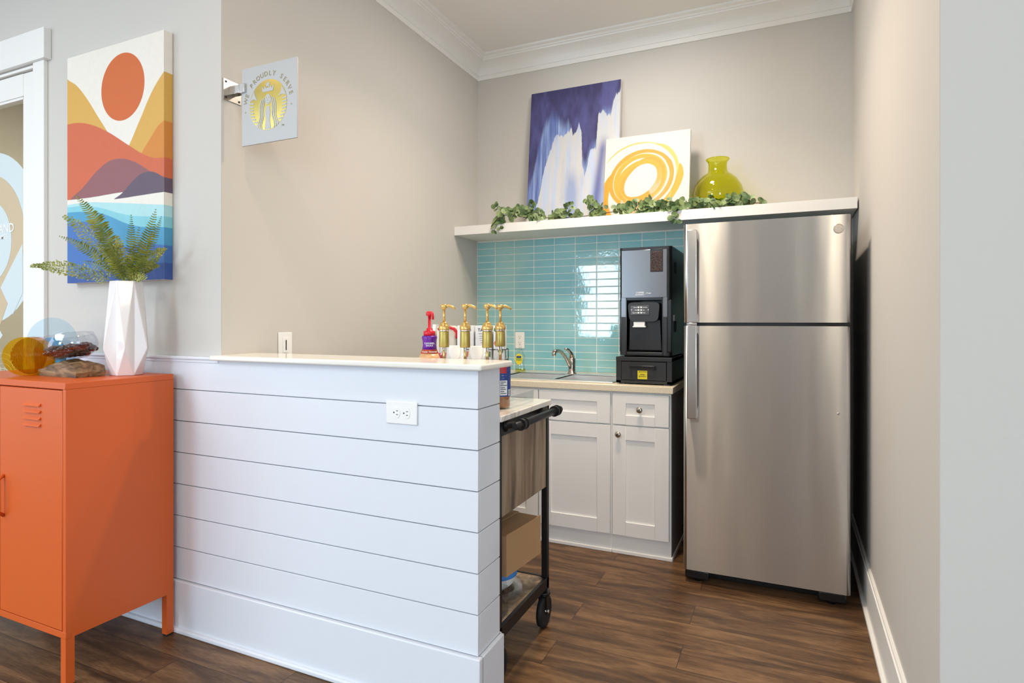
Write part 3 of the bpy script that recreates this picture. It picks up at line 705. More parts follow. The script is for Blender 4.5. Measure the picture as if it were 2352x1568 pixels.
def fnoise(h, w_, fy, fx, oct_=4, seed=0):
    rng = np.random.RandomState(seed); out = np.zeros((h, w_)); amp = 1; tot = 0
    for o in range(oct_):
        gy, gx = int(fy*2**o)+2, int(fx*2**o)+2; g = rng.rand(gy, gx)
        yy = np.linspace(0, gy-1.001, h); xx = np.linspace(0, gx-1.001, w_)
        y0 = yy.astype(int); x0 = xx.astype(int); ty = yy-y0; tx = xx-x0
        ty = ty*ty*(3-2*ty); tx = tx*tx*(3-2*tx)
        a = g[np.ix_(y0, x0)]; b_ = g[np.ix_(y0, x0+1)]; c = g[np.ix_(y0+1, x0)]; d = g[np.ix_(y0+1, x0+1)]
        out += amp*((a*(1-tx)+b_*tx)*(1-ty)[:, None]+(c*(1-tx)+d*tx)*ty[:, None]); tot += amp; amp *= .5
    return out/tot
def art_mesh(name, rgb, w_, h_, org, ux, uz, parent):
    """flat painted sheet: rgb [rows from the top, cols, 3] linear"""
    H, W = rgb.shape[:2]
    org, ux, uz = Vector(org)-wloc(parent), Vector(ux), Vector(uz)
    us = np.linspace(0, w_, W); vs = np.linspace(h_, 0, H)
    U, V = np.meshgrid(us, vs)
    co = np.stack([org[k]+U*ux[k]+V*uz[k] for k in range(3)], -1).reshape(-1, 3)
    idx = np.arange(H*W).reshape(H, W)
    f = np.stack([idx[1:, :-1], idx[1:, 1:], idx[:-1, 1:], idx[:-1, :-1]], -1).reshape(-1, 4)
    me = bpy.data.meshes.new(name); me.vertices.add(len(co)); me.vertices.foreach_set('co', co.ravel())
    me.loops.add(f.size); me.loops.foreach_set('vertex_index', f.ravel().astype(np.int32))
    me.polygons.add(len(f)); me.polygons.foreach_set('loop_start', np.arange(0, f.size, 4, dtype=np.int32))
    me.update(calc_edges=True); me.validate()
    at = me.color_attributes.new('paint', 'FLOAT_COLOR', 'POINT')
    c = np.ones((H*W, 4), dtype=np.float32); c[:, :3] = rgb.reshape(-1, 3); at.data.foreach_set('color', c.ravel())
    me.materials.append(M['art']); o = bpy.data.objects.new(name, me); COL.objects.link(o); o.parent = parent
    return o
L3 = lambda *c: np.array(lin(*c)[:3])
def smooth(x, a, b_): t_ = np.clip((x-a)/(b_-a), 0, 1); return t_*t_*(3-2*t_)

# blue abstract
def leaning(name, x0, x1, yb, yt, h_, th, label, rgb, group=None):
    t = thing(name, ((x0+x1)/2, yb, SZ), label, 'painting')
    ang = math.asin((yt-yb)/h_); uz = Vector((0, math.sin(ang), math.cos(ang))); nn = Vector((0, -math.cos(ang), math.sin(ang)))
    o0 = Vector((x0, yb, SZ+.0005)); b = MB()
    # the back lower edge rests on the shelf
    pts = [o0, o0+uz*h_, o0+uz*h_-nn*th, o0-nn*th]
    dz = SZ+.0005-min(p.z for p in pts)
    pts = [p+Vector((0, 0, dz)) for p in pts]; o0 = pts[0]
    b.prism(pts, (x1-x0, 0, 0)); b.build('stretched_canvas', M['canvas'], t)
    art_mesh('painted_face', rgb, x1-x0, h_, o0+nn*.0008, (1, 0, 0), uz, t)
    return t
H, W = 400, 270
U, V = np.meshgrid(np.linspace(0, 1, W), np.linspace(0, 1, H))
jag = (fnoise(H, W, 2, 22, 4, 3)-.5)*.13
jag = jag+(fnoise(H, W, 9, 60, 3, 4)-.5)*.04
ux_ = [0, .07, .12, .18, .24, .30, .36, .44, .50, .56, .59, .61, .64, .70, .755, .77, .82, .86, .90, .93, .96, 1.0]
wv_ = [.92, .93, .86, .62, .46, .33, .34, .33, .36, .28, .34, .58, .66, .50, .46, .24, .21, .25, .24, .12, .10, .10]
bv_ = [.70, .55, .36, .20, .14, .15, .22, .22, .34, .28, .34, .50, .55, .42, .40, .22, .17, .17, .18, .10, .08, .06]
wb = np.interp(U, ux_, wv_)+jag; bb = np.interp(U, ux_, bv_)+jag*.6
vert = fnoise(H, W, 3, 40, 4, 5); vert2 = fnoise(H, W, 5, 12, 4, 9)
navy = L3(58, 54, 98); navy2 = L3(84, 84, 140); mid = L3(104, 128, 186); pale = L3(190, 202, 226); wht = L3(206, 205, 204)
c = navy+(navy2-navy)*np.clip((vert2-.42)*2.6+(U > .8)*.35, 0, 1)[..., None]
k = smooth(V, bb-.01, bb+.10)[..., None]; c = c*(1-k)+((L3(88, 106, 168)+(L3(150, 172, 214)-L3(88, 106, 168))*np.clip((vert-.3)*2.2, 0, 1)[..., None]))*k
k = smooth(V, wb-.006, wb+.008)[..., None]
ww = pale+(wht-pale)*np.clip((vert-.28)*3.2, 0, 1)[..., None]
blue_in = np.clip(smooth(V, .55, .8)*(np.exp(-((U-.50)/.07)**2)*1.1+np.exp(-((U-.80)/.05)**2)*.9)+np.clip(vert2-.62, 0, 1)*1.2, 0, .8)[..., None]
ww = ww*(1-blue_in)+L3(140, 158, 200)*blue_in
c = c*(1-k)+ww*k
# dark wedge between the two white masses, left side mid blue
wd = (np.exp(-((U-(.84-.16*(V-.4)))/.045)**2)*smooth(V, .36, .5)*(1-smooth(V, .92, 1.0)))[..., None]*.85
c = c*(1-wd)+L3(92, 98, 158)*wd
leaning('blue_canvas', -1.557, -.942, 3.655, 3.752, .915, .032, 'large navy and white abstract canvas leaning on the wall above the shelf', c)

# gold rings
H = W = 300
U, V = np.meshgrid(np.linspace(0, 1, W), np.linspace(0, 1, H))
c = np.ones((H, W, 3))*L3(210, 207, 201)
def ring(cu, cv, ru, rv, rot, wd, a0, a1, seed, col, dens=1.0):
    global c
    du, dv = U-cu, V-cv; cr, sr = math.cos(rot), math.sin(rot)
    x = (du*cr+dv*sr)/ru; y_ = (-du*sr+dv*cr)/rv; rad = np.hypot(x, y_); ang = (np.degrees(np.arctan2(y_, x))+360) % 360
    d = (rad-1)*min(ru, rv)/wd
    on = ((ang-a0) % 360 <= (a1-a0)) if a1-a0 < 360 else np.ones_like(U, bool)
    rng = np.random.RandomState(seed); prof = rng.rand(40); st = np.interp((d+1)*20, np.arange(40), prof)
    lenf = (ang-a0) % 360; tp = np.clip(np.minimum(lenf, (a1-a0)-lenf)/26., 0, 1)**.6 if a1-a0 < 360 else 1.0
    d = d/np.maximum(.25, tp*(.72+.42*np.interp(ang, np.linspace(0, 360, 13), np.r_[rng.rand(12), .5])))
    fade = np.clip(1.25-((ang-a0) % 360)/max(1, (a1-a0))*1.0, 0, 1)
    al = (np.abs(d) < 1)*on*np.clip(dens*(.35+fade)-st*(.35+.5*(1-fade)), 0, 1)*smooth(1-np.abs(d), 0, .15)
    c = c*(1-al[..., None])+(L3(*col)*(.9+.2*st[..., None]))*al[..., None]
G = (222, 160, 52); G2 = (216, 152, 50); G3 = (226, 182, 100)
ring(.44, .55, .37, .33, -.55, .026, 160, 520, 2, G2, 1.4)
ring(.43, .55, .30, .27, -.7, .034, 170, 540, 3, G, 1.4)
ring(.44, .57, .19, .275, .72, .036, 10, 370, 4, G2, 1.5)
ring(.42, .56, .26, .20, -.6, .026, 190, 420, 5, G, 1.3)
ring(.50, .54, .36, .42, .35, .022, 262, 440, 6, G3, 1.1)
ring(.42, .50, .46, .40, -.1, .014, 215, 330, 8, G3, 1.0)
ring(.58, .62, .27, .40, .6, .040, 300, 470, 9, G, 1.3)
ring(.40, .72, .385, .46, .25, .052, 95, 205, 11, (228, 150, 38), 2.2)
ring(.48, .60, .36, .28, .8, .012, 330, 480, 12, G3, .9)
c = np.clip(c, 0, 1)
leaning('gold_ring_canvas', -1.006, -.498, 3.560, 3.640, .508, .030, 'square white canvas with gold brushed circles leaning beside the green vase', c)

# lime vase
vx, vy = -.344, 3.610
t = thing('glass_vase', (vx, vy, SZ), 'round lime green glass vase with a short neck on the floating shelf', 'vase')
b = MB(); pr = [(.085, .001), (.105, .004), (.128, .035), (.138, .075), (.139, .105), (.130, .145), (.110, .180), (.085, .205), (.062, .220), (.053, .232), (.050, .262), (.052, .282), (.062, .296), (.066, .300), (.063, .305), (.056, .301)]
b.lathe(pr, (vx, vy, SZ), 48, cap0=True); b.build('vase_body', M['lime'], t)

# eucalyptus garland
gp = [(1128, 520), (1142, 502), (1158, 494), (1185, 496), (1212, 500), (1245, 500), (1290, 500), (1335, 497), (1375, 492), (1420, 484), (1470, 480), (1520, 480), (1565, 482), (1610, 478), (1650, 474), (1690, 470), (1722, 466), (1750, 466)]
t = thing('eucalyptus_garland', (-.9, 3.47, SZ), 'green eucalyptus garland laid along the front of the floating shelf', 'garland')
GY = 3.478
def shelfz(p):
    q = Vector(p); 
    if q.y > 3.45 and q.z < SZ+.006: q.z = SZ+.006
    return q
main = [P(x, y, Y=GY if i > 1 else 3.435) for i, (x, y) in enumerate(gp)]
main = [shelfz(p) for p in main]
sb = MB(); sb.tube(main, .0022, 6)
lf = MB()
def leaf_disc(c, n, r, up):
    n = n.normalized(); u = up-n*up.dot(n); u = u.normalized() if u.length > 1e-4 else n.orthogonal().normalized(); v = n.cross(u); K = 10
    ring = [lf.bm.verts.new(c+(u*math.cos(2*PI*k/K)*r*1.08+v*math.sin(2*PI*k/K)*r)+n*(.18*r*abs(math.sin(2*PI*k/K)))) for k in range(K)]
    m_ = lf.bm.verts.new(c)
    for k in range(K): lf._f([m_, ring[k], ring[(k+1) % K]], True)
def twig(p0, p1, n, r0, r1):
    p0, p1 = Vector(p0), Vector(p1); d = p1-p0; mid_ = (p0+p1)/2+Vector((random.gauss(0, .006), random.gauss(0, .01), random.gauss(0, .006)))
    pts = [p0, mid_, p1]; sb.tube(pts, [.0018, .0014, .0008], 5)
    for k in range(n):
        s = (k+.6)/n; c_ = p0*(1-s)**2+mid_*2*s*(1-s)+p1*s*s; rr = (r0*(1-s)+r1*s)*random.uniform(.8, 1.15)
        for sg in (-1, 1):
            side = d.cross(Vector((0, -1, random.uniform(-.4, .4)))).normalized()*sg
            c2 = c_+side*rr*.95+Vector((random.gauss(0, .004), random.uniform(-.014, .008), random.gauss(0, .004)))
            if c2.y > 3.445 and c2.z < SZ+.008: c2.z = SZ+.010
            nn = Vector((random.gauss(0, .55), -1, random.gauss(.15, .55)))
            leaf_disc(c2, nn, rr, side)
tw = [((1158, 494), (1134, 470), 0), ((1150, 500), (1133, 534), 1), ((1160, 492), (1180, 480), 0), ((1170, 497), (1205, 480), 0), ((1185, 497), (1196, 470), 0),
      ((1205, 500), (1226, 462), 0), ((1225, 500), (1240, 478), 0), ((1230, 500), (1252, 492), 0), ((1215, 502), (1235, 499), 0), ((1300, 500), (1268, 490), 0), ((1300, 500), (1312, 466), 0),
      ((1300, 498), (1290, 478), 0), ((1340, 497), (1322, 488), 0), ((1380, 490), (1348, 455), 0), ((1370, 492), (1392, 470), 0), ((1360, 494), (1388, 492), 0), ((1420, 484), (1412, 470), 0), ((1430, 486), (1470, 462), 0),
      ((1440, 484), (1425, 492), 0), ((1470, 480), (1500, 452), 0), ((1480, 480), (1480, 462), 0), ((1500, 482), (1462, 488), 0), ((1520, 480), (1545, 460), 0), ((1515, 480), (1530, 465), 0), ((1530, 482), (1556, 512), 1), ((1540, 482), (1548, 500), 1), ((1150, 497), (1150, 526), 1), ((1535, 482), (1570, 470), 0),
      ((1545, 480), (1576, 458), 0), ((1590, 478), (1612, 455), 0), ((1600, 478), (1585, 462), 0), ((1620, 476), (1640, 452), 0), ((1620, 476), (1600, 466), 0), ((1660, 472), (1690, 450), 0), ((1675, 470), (1665, 460), 0), ((1690, 468), (1715, 450), 0), ((1700, 468), (1735, 455), 0),
      ((1640, 474), (1668, 466), 0), ((1440, 484), (1455, 470), 0), ((1490, 480), (1520, 470), 0), ((1745, 467), (1752, 462), 0)]
tw += [((a[0]+random.uniform(-16, 16), a[1]), (c_[0]+random.uniform(-14, 14), c_[1]+random.uniform(-2, 12)), h_) for (a, c_, h_) in tw[5::2] if not h_]
for (a, c_, hang) in tw:
    yy = 3.437 if hang else GY
    y0 = GY
    p0 = shelfz(P(a[0], a[1], Y=y0)); p1 = P(c_[0], c_[1], Y=yy+random.uniform(-.012, .03)*(0 if hang else 1))
    n = max(2, int((p1-p0).length/.021)); twig(p0, p1, 7 if hang else n, .0205, .0150)
sb.build('stems', M['stem'], t); o = lf.build('foliage', M['euca'], t, fixn=False)

# ================================================================ blade sign
SYp = 1.697; sx0, sx1, sz0, sz1 = -1.930, -1.646, 1.922, 2.223
t = thing('blade_sign', (XL, SYp, 2.13), 'square etched metal coffee sign projecting from the beige alcove wall', 'sign')
pn = MB().box(sx0, SYp-.003, sz0, sx1, SYp+.003, sz1, .0008, 1).build('sign_panel', M['hair'], t)
b = MB(); b.box(XL+.0004, 1.656, 2.105, XL+.004, 1.742, 2.188, .001).build('wall_plate', M['nickel'], t)
b = MB()
for (yy, zz) in ((1.668, 2.177), (1.668, 2.116), (1.730, 2.177), (1.730, 2.116)): MB().cyl((XL+.0041, yy, zz), (XL+.0056, yy, zz), .004, None, 12).build('screw', M['slot'], t)
b = MB(); b.box(XL+.004, SYp-.014, 2.130, XL+.055, SYp+.014, 2.162, .001).box(XL+.05, SYp-.012, 2.130, sx0+.022, SYp-.0033, 2.165, .001).box(XL+.05, SYp+.0033, 2.130, sx0+.022, SYp+.012, 2.165, .001)
b.build('bracket_arm', M['chrome'], t)
ecx, ecz, er = (sx0+sx1)/2-.004, 2.066, .096; yf = SYp-.0032
em = MB(); em.prism(disc_pts(ecx, ecz, er, yf-.0004, 64), (0, .0004, 0)); emo = em.build('emblem_disc', M['mirrorgold'], pn)
b = MB(); ye = yf-.0009
def rib(fx_, z0, z1, wd, n=24):
    zz = np.linspace(z0, z1, n); l_ = []; r_ = []
    for z in zz:
        x = fx_(z)
        l_.append((ecx+x-wd/2, ye-.0003, ecz+z)); r_.append((ecx+x+wd/2, ye-.0003, ecz+z))
    for k in range(n-1): b.poly([l_[k], r_[k], r_[k+1], l_[k+1]])
for s in (-1, 1):
    for k, off in enumerate((.016, .0245, .033)):
        zmin = -math.sqrt(max(0, er**2-(off+.014)**2))+.001
        rib(lambda z, off=off, s=s: s*(off+.0055*math.sin((z+.02)/.014*1.15)+(.012 if z < -.03 else .012*max(0, (-z)/.03) if z < 0 else 0)), zmin, .030-.004*k, .0048)
    # arms / tails with bars
    for k in range(8):
        z = .012-k*.0125; xo = math.sqrt(er**2-z*z)-.0005; xi = xo-.022+.0006*k
        b.poly([(ecx+s*xi, ye, ecz+z-.002), (ecx+s*xo, ye, ecz+z+.001), (ecx+s*(xo-.0008), ye, ecz+z+.0068), (ecx+s*xi, ye, ecz+z+.0038)])
    b.poly([(ecx+s*.054, ye, ecz+.022), (ecx+s*.072, ye, ecz+.030), (ecx+s*.092, ye, ecz+.024), (ecx+s*.084, ye, ecz+.040), (ecx+s*.071, ye, ecz+.062), (ecx+s*.066, ye, ecz+.042)])
# crown with star
def star(cx_, cz_, r, n=5, r2=.42):
    pts = [(cx_+(r if k % 2 == 0 else r*r2)*math.sin(PI*k/n), ye, cz_+(r if k % 2 == 0 else r*r2)*math.cos(PI*k/n)) for k in range(2*n)]
    b.poly(pts)
star(ecx, ecz+.077, .015)
b.poly([(ecx-.026, ye, ecz+.050), (ecx+.026, ye, ecz+.050), (ecx+.032, ye, ecz+.074), (ecx+.020, ye, ecz+.060), (ecx+.016, ye, ecz+.074), (ecx+.008, ye, ecz+.062), (ecx, ye, ecz+.066), (ecx-.008, ye, ecz+.062), (ecx-.016, ye, ecz+.074), (ecx-.020, ye, ecz+.060), (ecx-.032, ye, ecz+.074)])
# face oval and body
b.poly([(ecx+.0135*math.cos(a), ye, ecz+.020+.020*math.sin(a)) for a in np.linspace(0, 2*PI, 28, endpoint=False)])
b.poly([(ecx-.008, ye, ecz-.006), (ecx+.008, ye, ecz-.006), (ecx+.013, ye, ecz-.03), (ecx+.010, ye, ecz-.055), (ecx+.016, ye, ecz-.093), (ecx-.016, ye, ecz-.093), (ecx-.010, ye, ecz-.055), (ecx-.013, ye, ecz-.03)])
b.build('emblem_lines', M['hair'], emo, fixn=False)
b = MB()
ye2 = ye-.0005
for s in (-1, 1): b.poly([(ecx+s*.003, ye2, ecz+.025), (ecx+s*.010, ye2, ecz+.026), (ecx+s*.0065, ye2, ecz+.0285)])
b.poly([(ecx-.004, ye2, ecz+.008), (ecx+.004, ye2, ecz+.008), (ecx, ye2, ecz+.0055)]); b.poly([(ecx-.0008, ye2, ecz+.022), (ecx+.0008, ye2, ecz+.022), (ecx+.0012, ye2, ecz+.014), (ecx-.0012, ye2, ecz+.014)])
b.build('emblem_face', M['mirrorgold'], emo, fixn=False)
S = 'WE PROUDLY SERVE'; tr = .1185
for k, ch in enumerate(S):
    if ch == ' ': continue
    th = R(76-(152)*k/(len(S)-1))
    text(ch, .0255, (ecx-tr*math.sin(th), yf-.0003, ecz+tr*math.cos(th)), M['inkgold'], 'letter', pn, extra_rot=th)
for th in (R(97), R(-97)):
    b = MB(); b.prism(disc_pts(ecx-tr*math.sin(th), ecz+tr*math.cos(th), .003, yf-.0004, 12), (0, .0004, 0)); b.build('dot', M['inkgold'], pn)
text('TM', .009, (ecx+.075, yf-.0003, ecz-.088), M['inkgold'], 'letter', pn)

# ================================================================ sunset canvas
cx0, cx1, cz0, cz1, cyf = -2.912, -2.268, 1.408, 2.411, 1.612
t = thing('sunset_canvas', ((cx0+cx1)/2, YF, cz0), 'tall canvas of an orange sun over hills and blue water on the left wall', 'painting')
MB().box(cx0, cyf, cz0, cx1, YF-.001, cz1, .002, 1).build('stretched_canvas', M['canvas'], t)
H, W = 640, 400
xs = np.linspace(cx0, cx1, W); zs_ = np.linspace(cz1, cz0, H); Xg, Zg = np.meshgrid(xs, zs_)
def curve(pts, z1_=True):
    q = []
    for (a, c_) in pts:
        p = P(a/3.41, c_/3.41, Y=cyf) if z1_ else P(a/3.337, c_/3.337+430, Y=cyf)
        q.append((p.x, p.z))
    q = np.array(q); x = xs; out = np.empty_like(x)
    X_, Z_ = q[:, 0], q[:, 1]; m_ = np.gradient(Z_, X_)
    i = np.clip(np.searchsorted(X_, x)-1, 0, len(X_)-2); h_ = X_[i+1]-X_[i]; s = np.clip((x-X_[i])/h_, 0, 1)
    return ((2*s**3-3*s**2+1)*Z_[i]+(s**3-2*s**2+s)*h_*m_[i]+(-2*s**3+3*s**2)*Z_[i+1]+(s**3-s**2)*h_*m_[i+1])
img = np.ones((H, W, 3))*L3(232, 226, 215)
def below(cv, col, x0=-9, x1=9):
    k = (smooth(cv[None, :]-Zg, -.0008, .0008)*((Xg >= x0)*(Xg <= x1)))[..., None]
    global img; img = img*(1-k)+L3(*col)*k
px_ = lambda a: P(a/3.41, 300, Y=cyf).x
scn = P(960/3.41, 680/3.41, Y=cyf); rr = np.hypot(Xg-scn.x, Zg-scn.z); k = smooth(.1415-rr, -.001, .001)[..., None]; img = img*(1-k)+L3(204, 100, 42)*k
below(curve([(500, 590), (532, 623), (600, 670), (700, 800), (760, 900), (840, 1030), (900, 1150)]), (212, 165, 78), x1=px_(845))
below(curve([(1000, 1160), (1010, 1140), (1100, 930), (1180, 740), (1283, 563), (1330, 500)]), (212, 165, 78), x0=px_(1008))
below(curve([(1100, 1220), (1110, 1200), (1180, 1080), (1240, 985), (1283, 945), (1330, 900)]), (208, 130, 48), x0=px_(1108))
below(curve([(500, 985), (532, 975), (640, 963), (740, 985), (840, 1030), (1010, 1138), (1110, 1200), (1200, 1235), (1283, 1230), (1330, 1220)]), (204, 100, 64))
below(curve([(500, 1640), (550, 1565), (640, 1480), (760, 1340), (850, 1265), (950, 1242), (1050, 1265), (1185, 1345), (1330, 1420)]), (142, 90, 94))
below(curve([(860, 1580), (890, 1560), (960, 1510), (1020, 1440), (1100, 1365), (1190, 1343), (1283, 1385), (1330, 1410)]), (96, 80, 97), x0=px_(885))
wl = curve([(500, 1572), (532, 1568), (700, 1548), (960, 1505), (1100, 1490), (1330, 1460)])
wl2 = curve([(860, 1560), (890, 1559), (1100, 1530), (1283, 1503), (1330, 1498)])
below(np.where(xs < px_(962), np.where(xs > px_(888), np.minimum(wl, 99), wl), wl2), (232, 226, 215))
k = ((Xg > px_(888))*(Xg < px_(965))*(Zg > wl2[None, :])*(Zg < curve([(860, 1580), (890, 1560), (960, 1510), (1020, 1440), (1100, 1365), (1190, 1343), (1283, 1385), (1330, 1410)])[None, :]))[..., None]; img = img*(1-k)+L3(96, 80, 97)*k
below(curve([(480, 140), (520, 135), (640, 118), (900, 120), (1255, 133), (1330, 134)], False), (172, 214, 218))
below(curve([(480, 158), (520, 155), (640, 143), (800, 165), (900, 195), (1000, 215), (1255, 222), (1330, 222)], False), (130, 198, 210))
below(curve([(480, 200), (520, 195), (640, 188), (760, 195), (860, 230), (950, 270), (1050, 297), (1255, 305), (1330, 305)], False), (74, 152, 192))
below(curve([(480, 280), (520, 275), (650, 265), (760, 310), (850, 380), (950, 450), (1100, 430), (1255, 442), (1330, 445)], False), (66, 112, 180))
below(curve([(480, 690), (520, 680), (760, 640), (1000, 600), (1255, 578), (1330, 575)], False), (54, 86, 156))
img *= (1+.05*(fnoise(H, W, 60, 40, 3, 12)-.5))[..., None]
art_mesh('painted_face', img, cx1-cx0, cz1-cz0, (cx0, cyf-.0006, cz0), (1, 0, 0), (0, 0, 1), t)
side = np.repeat(img[:, -1:, :], 4, axis=1)
art_mesh('painted_side', side, YF-.002-cyf, cz1-cz0, (cx1+.0006, cyf, cz0), (0, 1, 0), (0, 0, 1), t)

# ================================================================ orange cabinet
ox0, ox1, oy0, oy1, oz0, oz1 = -3.00, -2.205, 1.215, 1.606, .165, 1.030
t = thing('metal_cabinet', ((ox0+ox1)/2, (oy0+oy1)/2, 0), 'orange metal locker cabinet on legs against the left wall', 'cabinet')
b = MB(); b.box(ox0, oy0+.018, oz0, ox1, oy1, oz1-.022).box(ox0, oy0, oz0, ox1, oy0+.018, oz0+.022, .001).box(ox0, oy0, oz0+.022, ox0+.016, oy0+.018, oz1-.022).box(ox1-.016, oy0, oz0+.022, ox1, oy0+.018, oz1-.022)
b.build('body', M['orange'], t)
MB().box(ox0-.001, oy0-.002, oz1-.022, ox1+.001, oy1, oz1, .0015, 1).build('top', M['orange'], t)
xm = (ox0+ox1)/2
for (a, c_, hx) in ((ox0+.019, xm-.0015, xm-.03), (xm+.0015, ox1-.019, xm+.028)):
    d = MB().box(a, oy0-.001, oz0+.025, c_, oy0+.017, oz1-.026, .002, 1).build('door', M['orange'], t)
    x_ = (ox1-.019-.222) if hx > xm else (ox0+.019+.095)
    for k in range(4):
        z = .954-k*.0235; b = MB()
        b.prism([(x_, oy0-.001, z), (x_, oy0-.010, z-.010), (x_, oy0-.001, z-.011)], (.10, 0, 0)); b.build('louver', M['orange'], d)
    b = MB(); b.tube([(hx, oy0-.001, .682), (hx, oy0-.028, .660), (hx, oy0-.030, .610), (hx, oy0-.030, .560), (hx, oy0-.001, .535)], .006, 8); b.build('handle', M['orange'], d)
for x in (ox0, ox1-.028):
    for yy in (oy0, oy1-.028):
        l_ = MB().box(x, yy, .008, x+.028, yy+.028, oz0).build('leg', M['orange'], t)
        MB().box(x+.002, yy+.002, 0, x+.026, yy+.026, .008).build('foot_pad', M['rubber'], l_)

# ---------------------------------------------------------------- things on the orange cabinet
TZ = oz1+.0003
vx, vy = -2.337, 1.505
t = thing('faceted_vase', (vx, vy, TZ), 'tall white faceted ceramic vase holding fern fronds, on the orange cabinet', 'vase')
b = MB(); n = 6; a0 = math.atan2(-vy, -vx)-R(34)   # one ridge turned towards the room
T_, W_, B_, I_ = [], [], [], []
for k in range(n):
    a = a0+2*PI*k/n; aw = a+PI/n
    T_.append(b.bm.verts.new((vx+.056*math.cos(a), vy+.056*math.sin(a), TZ+.365)))
    I_.append(b.bm.verts.new((vx+.050*math.cos(a), vy+.050*math.sin(a), TZ+.363)))
    W_.append(b.bm.verts.new((vx+.084*math.cos(aw), vy+.084*math.sin(aw), TZ+.105)))
    B_.append(b.bm.verts.new((vx+.056*math.cos(a), vy+.056*math.sin(a), TZ)))
J_ = [b.bm.verts.new((vx+.045*math.cos(a0+2*PI*k/n), vy+.045*math.sin(a0+2*PI*k/n), TZ+.25)) for k in range(n)]
for k in range(n):
    k2 = (k+1) % n
    b._f([T_[k], W_[k], T_[k2]]); b._f([B_[k], B_[k2], W_[k]]); b._f([T_[k], B_[k], W_[k]]); b._f([T_[k2], W_[k], B_[k2]])
    b._f([T_[k], T_[k2], I_[k2], I_[k]]); b._f([I_[k], I_[k2], J_[k2], J_[k]])
b._f(B_[::-1]); b._f(J_)
o = b.build('vase_body', M['ceramic'], t)
md = o.modifiers.new('bev', 'BEVEL'); md.width = .0022; md.segments = 3; md.limit_method = 'ANGLE'

# fern
t = thing('fern', (vx, vy, TZ+.36), 'green artificial fern with long fronds standing in the white vase', 'fern')
root = Vector((vx, vy, TZ+.345))
def frond(tip, bend, style, n, ll, seed, twist=0.0, mtl=None, bare=.18):
    rng = random.Random(seed); b = MB()
    tip = Vector(tip); mid_ = (root+tip)/2+Vector(bend)
    def at_(s): return root*(1-s)**2+mid_*2*s*(1-s)+tip*s*s
    pts = [at_(s/16) for s in range(17)]; pts[0] = root+Vector((rng.gauss(0, .012), rng.gauss(0, .012), 0))
    b.tube(pts, [.0016*(1-.75*k/16) for k in range(17)], 5)
    n = int(n*.8)
    for k in range(n):
        s = bare+(1-bare)*(k+.5)/n; p = at_(s); tn = (at_(min(1, s+.02))-at_(s-.02)).normalized()
        view = (Vector((0, 0, CH+.1))-p).normalized(); view = (view+Vector((math.sin(twist), 0, 0))).normalized()
        sd = tn.cross(view).normalized()
        prof = math.sin(PI*min(1, (1-s)*1.08+.10))**.8 if s > .5 else 1*(.55+.9*s) if s < .5 else 1
        ln = ll*max(.12, min(1, (1-s)*2.6+.12))*(.6+.4*min(1, s*3))*rng.uniform(.85, 1.1)
        for sg in (-1, 1):
            d = (sd*sg*.95+tn*.38+Vector((rng.gauss(0, .08), rng.gauss(0, .12), rng.gauss(-.05, .08)))).normalized()
            if style == 'blade':
                w_ = ln*.115+.0010; nrm = d.cross(tn).normalized(); wd = tn*w_
                e = p+d*ln; q = [p-wd*.6, p+wd*.8, p+d*ln*.6+wd*.9+nrm*.002, e+nrm*-.002, p+d*ln*.6-wd*.7]
                b.poly(q)
            else:
                b.tube([p, p+d*ln], .0005, 3, False)
                m_ = 4
                for j in range(1, m_+1):
                    for s2 in (-1, 1):
                        c_ = p+d*ln*j/m_+tn*s2*.0055+Vector((rng.gauss(0, .002),)*3); r_ = .0034*rng.uniform(.7, 1.2)
                        u = d; v = (tn+view*rng.gauss(0, .4)).normalized()
                        b.poly([c_+u*r_*math.cos(x)+v*r_*math.sin(x) for x in (0, 1.05, 2.1, 3.14, 4.2, 5.24)])
    b.build('frond', mtl or M['fern'], t, fixn=False)
fr = [((172, 448), 2.28, (.06, 0, .04), 'blade', 44, .036, .3), ((147, 496), 2.36, (.03, 0, .05), 'maiden', 26, .030, 0), ((135, 542), 2.26, (.02, 0, .05), 'blade', 34, .024, .1),
      ((75, 610), 2.30, (-.03, 0, .045), 'maiden', 34, .026, 0), ((301, 492), 2.38, (.02, .0, .02), 'blade', 30, .020, .4), ((358, 479), 2.34, (.03, .0, -.01), 'blade', 34, .028, .2),
      ((371, 496), 2.24, (.05, 0, .01), 'blade', 34, .020, .9), ((377, 572), 2.30, (.0, 0, .035), 'maiden', 26, .024, 0), ((333, 640), 2.28, (.0, 0, .04), 'maiden', 14, .018, 0),
      ((205, 505), 2.42, (.03, 0, .03), 'blade', 34, .032, .6), ((222, 560), 2.20, (.0, 0, .04), 'blade', 26, .026, .4), ((320, 520), 2.22, (.01, 0, .0), 'blade', 26, .022, .2),
      ((335, 560), 2.40, (.01, 0, .02), 'blade', 24, .024, .2), ((270, 545), 2.28, (.0, 0, .0), 'maiden', 20, .020, 0), ((360, 610), 2.36, (.0, 0, .05), 'maiden', 20, .022, 0), ((190, 600), 2.38, (.0, 0, .04), 'blade', 24, .018, .2),
      ((250, 575), 2.38, (0, 0, .01), 'blade', 20, .026, .2), ((305, 575), 2.30, (0, 0, .01), 'blade', 20, .024, -.2), ((345, 590), 2.24, (0, 0, .03), 'blade', 22, .022, .2)]
for i, (pp, D_, bd_, st_, n_, ll_, tw_) in enumerate(fr):
    tip = P(pp[0], pp[1], D=D_)
    if tip.y > 1.575: tip.y = 1.575
    frond(tip, bd_, st_, n_, ll_, 100+i, tw_, M['fern2'] if st_ == 'maiden' else M['fern'])

